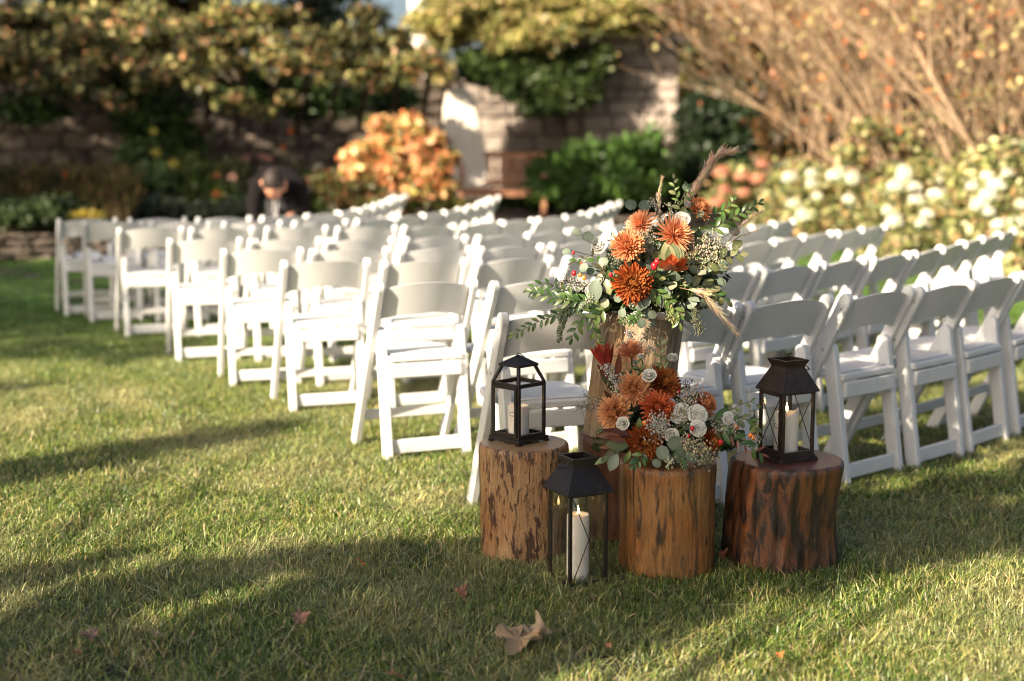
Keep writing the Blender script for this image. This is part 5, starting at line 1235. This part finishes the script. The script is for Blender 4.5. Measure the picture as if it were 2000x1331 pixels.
A.plume(W((1325, 562, 4.56), (1370, 572, 4.54), (1400, 605, 4.53), (1436, 648, 4.53)), .05, 330, 4)
A.plume(W((1420, 480, 4.66), (1445, 462, 4.66), (1480, 450, 4.67)), .016, 70, 5, (.5, .38, .22))
A.plume(W((1400, 480, 4.64), (1430, 485, 4.64), (1452, 500, 4.64)), .016, 70, 6, (.66, .55, .42))
A.plume(W((1310, 520, 4.6), (1345, 495, 4.6), (1375, 482, 4.6)), .02, 90, 7)
cream = (.62, .55, .40); pale = (.72, .66, .58)
for i, (a, b_, n, rad, R, col) in enumerate((((1300, 470, 4.68), (1275, 388, 4.72), 120, .02, .0022, (.55, .52, .42)), ((1310, 480, 4.68), (1310, 395, 4.72), 90, .016, .002, (.5, .52, .36)), ((1340, 500, 4.62), (1395, 478, 4.62), 420, .045, .0026, cream), ((1340, 500, 4.62), (1400, 500, 4.62), 300, .04, .0026, cream),
        ((1160, 560, 4.58), (1095, 548, 4.6), 220, .03, .0022, pale), ((1210, 520, 4.6), (1200, 485, 4.6), 140, .03, .0022, (.30, .34, .22)), ((1160, 570, 4.54), (1140, 600, 4.53), 70, .014, .0028, (.50, .54, .36)), ((1270, 500, 4.62), (1262, 450, 4.64), 160, .03, .0022, (.45, .42, .33)),
        ((1300, 590, 4.54), (1318, 628, 4.53), 130, .018, .0032, (.44, .44, .18)), ((1355, 600, 4.56), (1366, 652, 4.55), 170, .018, .0026, (.20, .20, .12)), ((1170, 600, 4.55), (1166, 634, 4.54), 60, .010, .003, (.36, .40, .24)), ((1240, 585, 4.54), (1236, 600, 4.53), 40, .01, .003, (.55, .58, .42)), ((1220, 475, 4.66), (1200, 470, 4.66), 60, .03, .002, pale), ((1285, 560, 4.56), (1282, 600, 4.54), 60, .02, .0024, (.4, .42, .24)))):
    A.beads(P(*a), P(*b_), n, rad, R, col, i)
# scattered greenery so the mass reads as many separate leaves
def scatter(A, n, cx, cy, cz, rx, ry, rz, sets, seed, smin=.028, smax=.05):
    r = random.Random(seed)
    for _ in range(n):
        a = r.uniform(0, 2 * PI); e = r.uniform(-.5, 1.3); d = Vector((math.cos(a) * math.cos(e), math.sin(a) * math.cos(e) - .35, math.sin(e))); d.normalize()
        if d.y > .35: d.y *= -1
        p = Vector((cx + d.x * rx, cy + d.y * ry, cz + d.z * rz)); sn, nm = r.choice(sets); A.leaf(sn, nm, p - d * .02, d + Vector((r.uniform(-.6, .6), r.uniform(-.4, .2), r.uniform(-.6, .3))), Vector((r.uniform(-.5, .5), -1, r.uniform(0, .9))), r.uniform(smin, smax))
scatter(A, 120, .44, 4.73, .86, .20, .17, .12, [(RUS, 'ruscus_leaf'), (OLV, 'olive_leaf'), (EUL, 'willow_eucalyptus_leaf'), (RUS, 'ruscus_leaf')], 301)
scatter(A, 70, .47, 4.73, .86, .21, .18, .13, [(EUC, 'eucalyptus_leaf'), (EUL, 'willow_eucalyptus_leaf')], 305, .03, .045)
scatter(A, 100, .56, 4.72, .93, .16, .13, .13, [(RUS, 'ruscus_leaf'), (OLV, 'olive_leaf'), (EUL, 'willow_eucalyptus_leaf')], 302)
A.end()

# low arrangement on the front log (front about 4.2, middle 4.33)
B = Arr('low flower arrangement of orange chrysanthemums and white roses on the middle log', (.490, 4.335, .373), (.48, 4.36, .44))
B.base([(.47, 4.34, .42, .12, .10, .05), (.38, 4.34, .46, .10, .07, .08), (.42, 4.38, .54, .09, .06, .09), (.56, 4.33, .44, .12, .09, .06), (.50, 4.38, .52, .10, .06, .06), (.66, 4.31, .44, .07, .05, .03), (.31, 4.32, .43, .06, .05, .03), (.36, 4.40, .60, .05, .04, .05)], 2400, .032, 211)
for k, u, v, y, R, f in (('light', 1237, 760, 4.26, .050, (-.1, -1, .25)), ('rust', 1295, 752, 4.30, .050, (.3, -.8, .5)), ('light', 1203, 806, 4.24, .052, (-.55, -.9, .2)), ('red', 1284, 800, 4.22, .052, (.05, -.9, .5)), ('rust', 1259, 863, 4.19, .054, (0, -1, .1)), ('orange', 1372, 793, 4.27, .042, (.6, -.6, .6)), ('rust', 1386, 860, 4.20, .036, (.7, -.8, .1)), ('salmon', 1233, 695, 4.32, .050, (-.1, -.35, 1))):
    B.mum(k, P(u, v, y), R, f)
for u, v, y, R, k in ((1268, 735, 4.22, .024, 0), (1314, 700, 4.30, .021, 2), (1217, 828, 4.17, .022, 0), (1333, 806, 4.20, .024, 1), (1362, 811, 4.19, .026, 1), (1312, 851, 4.16, .023, 0), (1363, 838, 4.17, .022, 1), (1423, 819, 4.22, .019, 1), (1466, 809, 4.24, .013, 2), (1308, 789, 4.22, .015, 1), (1251, 697, 4.27, .013, 2), (1348, 768, 4.30, .02, 1), (1436, 803, 4.25, .016, 1), (1322, 815, 4.2, .018, 1)):
    B.rose(P(u, v, y), R, None, k)
# red protea bud and bronze bracts
pp = P(1185, 718, 4.27); tip = P(1172, 668, 4.27); ax_ = (tip - pp)
for i in range(15):
    a = i * 2.4; o_ = Vector((math.cos(a), math.sin(a), .1)) * (.35 if i > 6 else .18); B.put('protea_bract', REDB[i % 3], pp + o_ * .02, ax_.normalized() + o_ * .55, Vector((o_.x, o_.y - .4, 0)), rnd(.065, .085))
B.stem(pp, ax_.normalized())
for (u0, v0), (u1, v1), y, s in (((1190, 745), (1160, 705), 4.27, .07), ((1200, 765), (1172, 735), 4.26, .075), ((1205, 740), (1208, 690), 4.26, .085), ((1200, 790), (1176, 760), 4.25, .06), ((1215, 850), (1158, 852), 4.17, .085), ((1212, 862), (1155, 862), 4.17, .09), ((1222, 858), (1175, 840), 4.18, .085), ((1218, 868), (1170, 875), 4.16, .08), ((1215, 865), (1180, 895), 4.15, .085), ((1230, 850), (1190, 838), 4.17, .07), ((1225, 862), (1195, 855), 4.14, .075), ((1228, 872), (1200, 868), 4.15, .07)):
    p0 = P(u0, v0, y); B.put('bronze_bract', random.choice(BRZ + ([OLV[1]] if v0 > 800 else [])), p0, P(u1, v1, y - .01) - p0, Vector((rnd(-.3, .3), -1, rnd(0, .6))), s)
for u, v, y, s, roll, st_ in ((1294, 884, 4.12, .045, 3.0, EUC), (1319, 866, 4.13, .05, 1.4, EUC), (1330, 886, 4.12, .045, 2.7, EUL), (1198, 903, 4.12, .058, 3.5, EUL), (1176, 899, 4.13, .05, 4.2, RUS), (1372, 900, 4.14, .045, 2.4, EUL), (1350, 893, 4.12, .05, 2.2, EUL), (1230, 735, 4.26, .036, 1.4, EUL), (1283, 905, 4.13, .03, 2, EUC), (1225, 893, 4.14, .04, 3.6, RUS), (1247, 832, 4.18, .05, 3.3, RUS), (1410, 808, 4.23, .06, .9, RUS), (1420, 848, 4.2, .045, 1.4, RUS), (1340, 832, 4.2, .03, 1, EUC)):
    B.euc(P(u, v, y), s, roll, st_)
B.spray(W((1390, 840, 4.2), (1420, 848, 4.18), (1452, 868, 4.17), (1486, 886, 4.17)), [RUS[0], RUS[2], BRZ[1]], 'ruscus_leaf', .044, .013)
B.spray(W((1390, 825, 4.24), (1430, 800, 4.24), (1462, 785, 4.24), (1476, 790, 4.24)), [RUS[3], OLV[0]], 'bud_leaf', .030, .018)
B.spray(W((1400, 830, 4.22), (1440, 822, 4.22), (1468, 822, 4.22), (1480, 858, 4.22)), [RUS[1], OLV[1]], 'ruscus_leaf', .034, .014)
B.spray(W((1290, 790, 4.3), (1298, 740, 4.31), (1290, 700, 4.31), (1291, 672, 4.31)), [RUS[3], OLV[0]], 'bud_leaf', .032, .013)
B.spray(W((1260, 880, 4.16), (1248, 900, 4.13), (1240, 908, 4.12)), RUS, 'ruscus_leaf', .036, .008)
B.spray(W((1320, 880, 4.14), (1330, 900, 4.12), (1338, 912, 4.11)), [RUS[0], RUS[2]], 'fern_leaf', .02, .004, 1.4)
B.spray(W((1260, 770, 4.3), (1255, 735, 4.3), (1243, 712, 4.28)), [RUS[3], EUL[0]], 'bud_leaf', .034, .012)
for c_, u, v, y, r_ in (('red', 1352, 837, 4.15, .0075), ('red', 1344, 852, 4.15, .0075), ('red', 1408, 864, 4.17, .0085), ('red', 1326, 765, 4.28, .006), ('orange', 1437, 835, 4.2, .0085), ('orange', 1466, 851, 4.2, .0075), ('orange', 1471, 855, 4.2, .0075), ('orange', 1259, 826, 4.18, .008), ('red', 1300, 830, 4.18, .006)):
    p = P(u, v, y); obj('berry', BERRY[c_], B.t, M=Matrix.Translation(p - B.b) @ Matrix.Diagonal((r_, r_, r_ * 1.1, 1))); B.stem(p, Vector((0, -.3, 1)), .001)
for i, (a, b_, n, rad, R, col) in enumerate((((1215, 760, 4.26), (1180, 710, 4.26), 170, .018, .0026, pale), ((1215, 790, 4.25), (1198, 740, 4.25), 130, .02, .0026, pale), ((1235, 690, 4.34), (1228, 642, 4.34), 100, .013, .0026, pale), ((1240, 690, 4.34), (1255, 660, 4.34), 60, .010, .0024, pale), ((1240, 700, 4.32), (1215, 668, 4.32), 40, .010, .0024, pale), ((1255, 700, 4.32), (1275, 678, 4.32), 60, .012, .0024, pale),
        ((1200, 800, 4.27), (1128, 795, 4.28), 190, .024, .0018, (.55, .52, .46)), ((1190, 790, 4.28), (1140, 775, 4.29), 80, .016, .0016, (.52, .50, .44)), ((1290, 840, 4.18), (1285, 820, 4.17), 330, .030, .0028, pale), ((1300, 830, 4.18), (1275, 850, 4.16), 220, .028, .0028, pale), ((1320, 790, 4.24), (1365, 772, 4.26), 320, .04, .0028, (.70, .62, .50)),
        ((1330, 860, 4.17), (1360, 885, 4.13), 420, .035, .0030, (.52, .46, .30)), ((1370, 870, 4.16), (1390, 895, 4.14), 150, .025, .0028, (.46, .40, .24)), ((1300, 890, 4.13), (1310, 905, 4.12), 60, .014, .0032, (.62, .64, .46)), ((1330, 770, 4.3), (1345, 750, 4.3), 80, .018, .0028, (.22, .20, .13)), ((1390, 845, 4.2), (1432, 830, 4.2), 220, .022, .0024, pale), ((1440, 850, 4.2), (1482, 862, 4.2), 70, .014, .0022, pale), ((1320, 835, 4.19), (1340, 800, 4.2), 160, .03, .0028, (.46, .44, .26)))):
    B.beads(P(*a), P(*b_), n, rad, R, col, 40 + i)
scatter(B, 75, .49, 4.34, .43, .17, .17, .07, [(RUS, 'ruscus_leaf'), (OLV, 'olive_leaf'), (EUL, 'willow_eucalyptus_leaf')], 303, .024, .042)
scatter(B, 35, .40, 4.37, .52, .10, .10, .12, [(RUS, 'ruscus_leaf'), (EUL, 'willow_eucalyptus_leaf'), (BRZ, 'bronze_bract')], 304, .024, .042)
B.end()

# ------------------------------------------------------------------ fallen leaves on the lawn
lm = MB()
for _ in range(900):
    y = rnd(2.8, 9.5); x = rnd(-y * .38 - .6, y * .38 + .6); s_ = rnd(.003, .009) * (1.6 if random.random() < .1 else 1); M = Matrix.Translation((x, y, rnd(.012, .030))) @ Matrix.Rotation(rnd(0, 6.28), 4, 'Z') @ Matrix.Rotation(rnd(-.9, .9), 4, 'X')
    k = rnd(.6, 1.2); c = random.choice(((.34, .20, .10), (.42, .30, .16), (.28, .14, .06), (.50, .40, .22)))
    lm.add([tuple(M @ Vector(p)) for p in ((0, -s_ * 1.5, 0), (s_ * .6, 0, s_ * .2), (0, s_ * 1.5, 0), (-s_ * .6, 0, s_ * .25))], [(0, 1, 2, 3)], tuple(v * k for v in c))
obj('leaf_litter', lm.mesh('leaf_litter', leafmat('litter_leaf', .8, .2, .2, 30)), kind='stuff', label='tiny dry brown leaf scraps scattered through the lawn', cat='leaf litter')
M_dead = leafmat('dead_leaf', .75, .25, .2, 30)
def maple(name, seed, col, curl=.5):
    r = random.Random(seed); b = MB(); pts = []; n = 44
    lobes = [(-2.3, .55), (-1.15, .85), (0, 1.0), (1.15, .85), (2.3, .55)]
    for k in range(n):
        a = -PI + 2 * PI * k / n; q = .60
        for la, lr in lobes: q = max(q, lr * math.exp(-((a - la) / .42) ** 2) + .12 * math.sin(a * 9 + seed) * math.exp(-((a - la) / .5) ** 2))
        pts.append((a, q))
    vs = [(0, 0, 0)]; cc = [col]
    for f in (.35, .7, 1.0):
        for a, q in pts:
            x, y = math.sin(a) * q * f, math.cos(a) * q * f
            z = curl * ((x + .25 * y) ** 2) * .9 + .15 * math.sin(a * 5 + seed) * f * f + .05 * math.sin(a * 11 + 2 * seed) * f + .05 * r.uniform(-1, 1) * f - .25 * curl * max(0, y) ** 2
            vs.append((x, y, z)); k = r.uniform(.8, 1.1); cc.append(tuple(c * k for c in col))
    fs = [(0, 1 + k, 1 + (k + 1) % n) for k in range(n - 1)]
    for ring in range(2):
        for k in range(n - 1): o0 = 1 + ring * n; fs.append((o0 + k, o0 + n + k, o0 + n + k + 1, o0 + k + 1))
    b.add(vs, fs, cc); return b.mesh(name, M_dead, True)
M_stk = plain('leaf_stalk', (.32, .13, .05), .6)
for i, (u, v, z, s, rz_, tilt, col, lab) in enumerate(((1014, 1246, .035, .076, 2.8, -.05, (.56, .38, .22), 'big curled tan fallen leaf in front of the logs'), (1052, 1240, .03, .06, 4.9, .3, (.56, .42, .27), 'torn pale fallen leaf tucked against the big curled leaf'), (900, 1157, .028, .028, 1.0, .8, (.46, .22, .13), 'small folded brown leaf on the grass left of the tall lantern'),
        (585, 1208, .025, .03, .3, .9, (.46, .26, .18), 'small upright dry leaf on the lawn at lower left'), (705, 1098, .025, .022, 2.0, .9, (.52, .24, .10), 'rust leaf sliver on the lit lawn left of the blond log'), (176, 1240, .02, .032, .8, .3, (.36, .24, .18), 'flat brown leaf in the shadow near the lower left corner'),
        (152, 1274, .02, .014, .8, .3, (.40, .2, .1), 'tiny brown leaf below the flat brown leaf'), (770, 1317, .02, .02, 1.8, .3, (.44, .26, .14), 'small brown leaf at the bottom edge of the picture'), (302, 1240, .02, .014, .8, .6, (.42, .3, .2), 'tiny pale leaf right of the flat brown leaf'), (1413, 1085, .03, .024, 5.2, 1.1, (.46, .16, .09), 'reddish leaf sliver caught between the front log and the stump'), (1522, 1280, .02, .014, .2, .5, (.6, .2, .06), 'tiny orange petal on the sunlit grass below the stump'), (1188, 1262, .02, .013, .2, .5, (.5, .25, .12), 'tiny brown scrap right of the big curled leaf'))):
    s *= 1.12; z += .016; p = ground(u, v, z); t = thing('fallen_leaf', lab, 'leaf', tuple(p), rz_, 'fallen leaves on the lawn'); t.rotation_euler = (tilt, rnd(-.2, .2), rz_)
    obj('blade', maple('blade', i, col, (.75, 1.0)[i] if i < 2 else rnd(.5, .9)), t, M=Matrix.Diagonal((s, s, s, 1)))
    if s > .02: m = MB(); m.tube([(0, 0, 0), (-.3 * s, -.6 * s, .1 * s), (-.5 * s, -1.1 * s, 0)], .0012, 5); obj('stalk', m.mesh('stalk', M_stk), t)
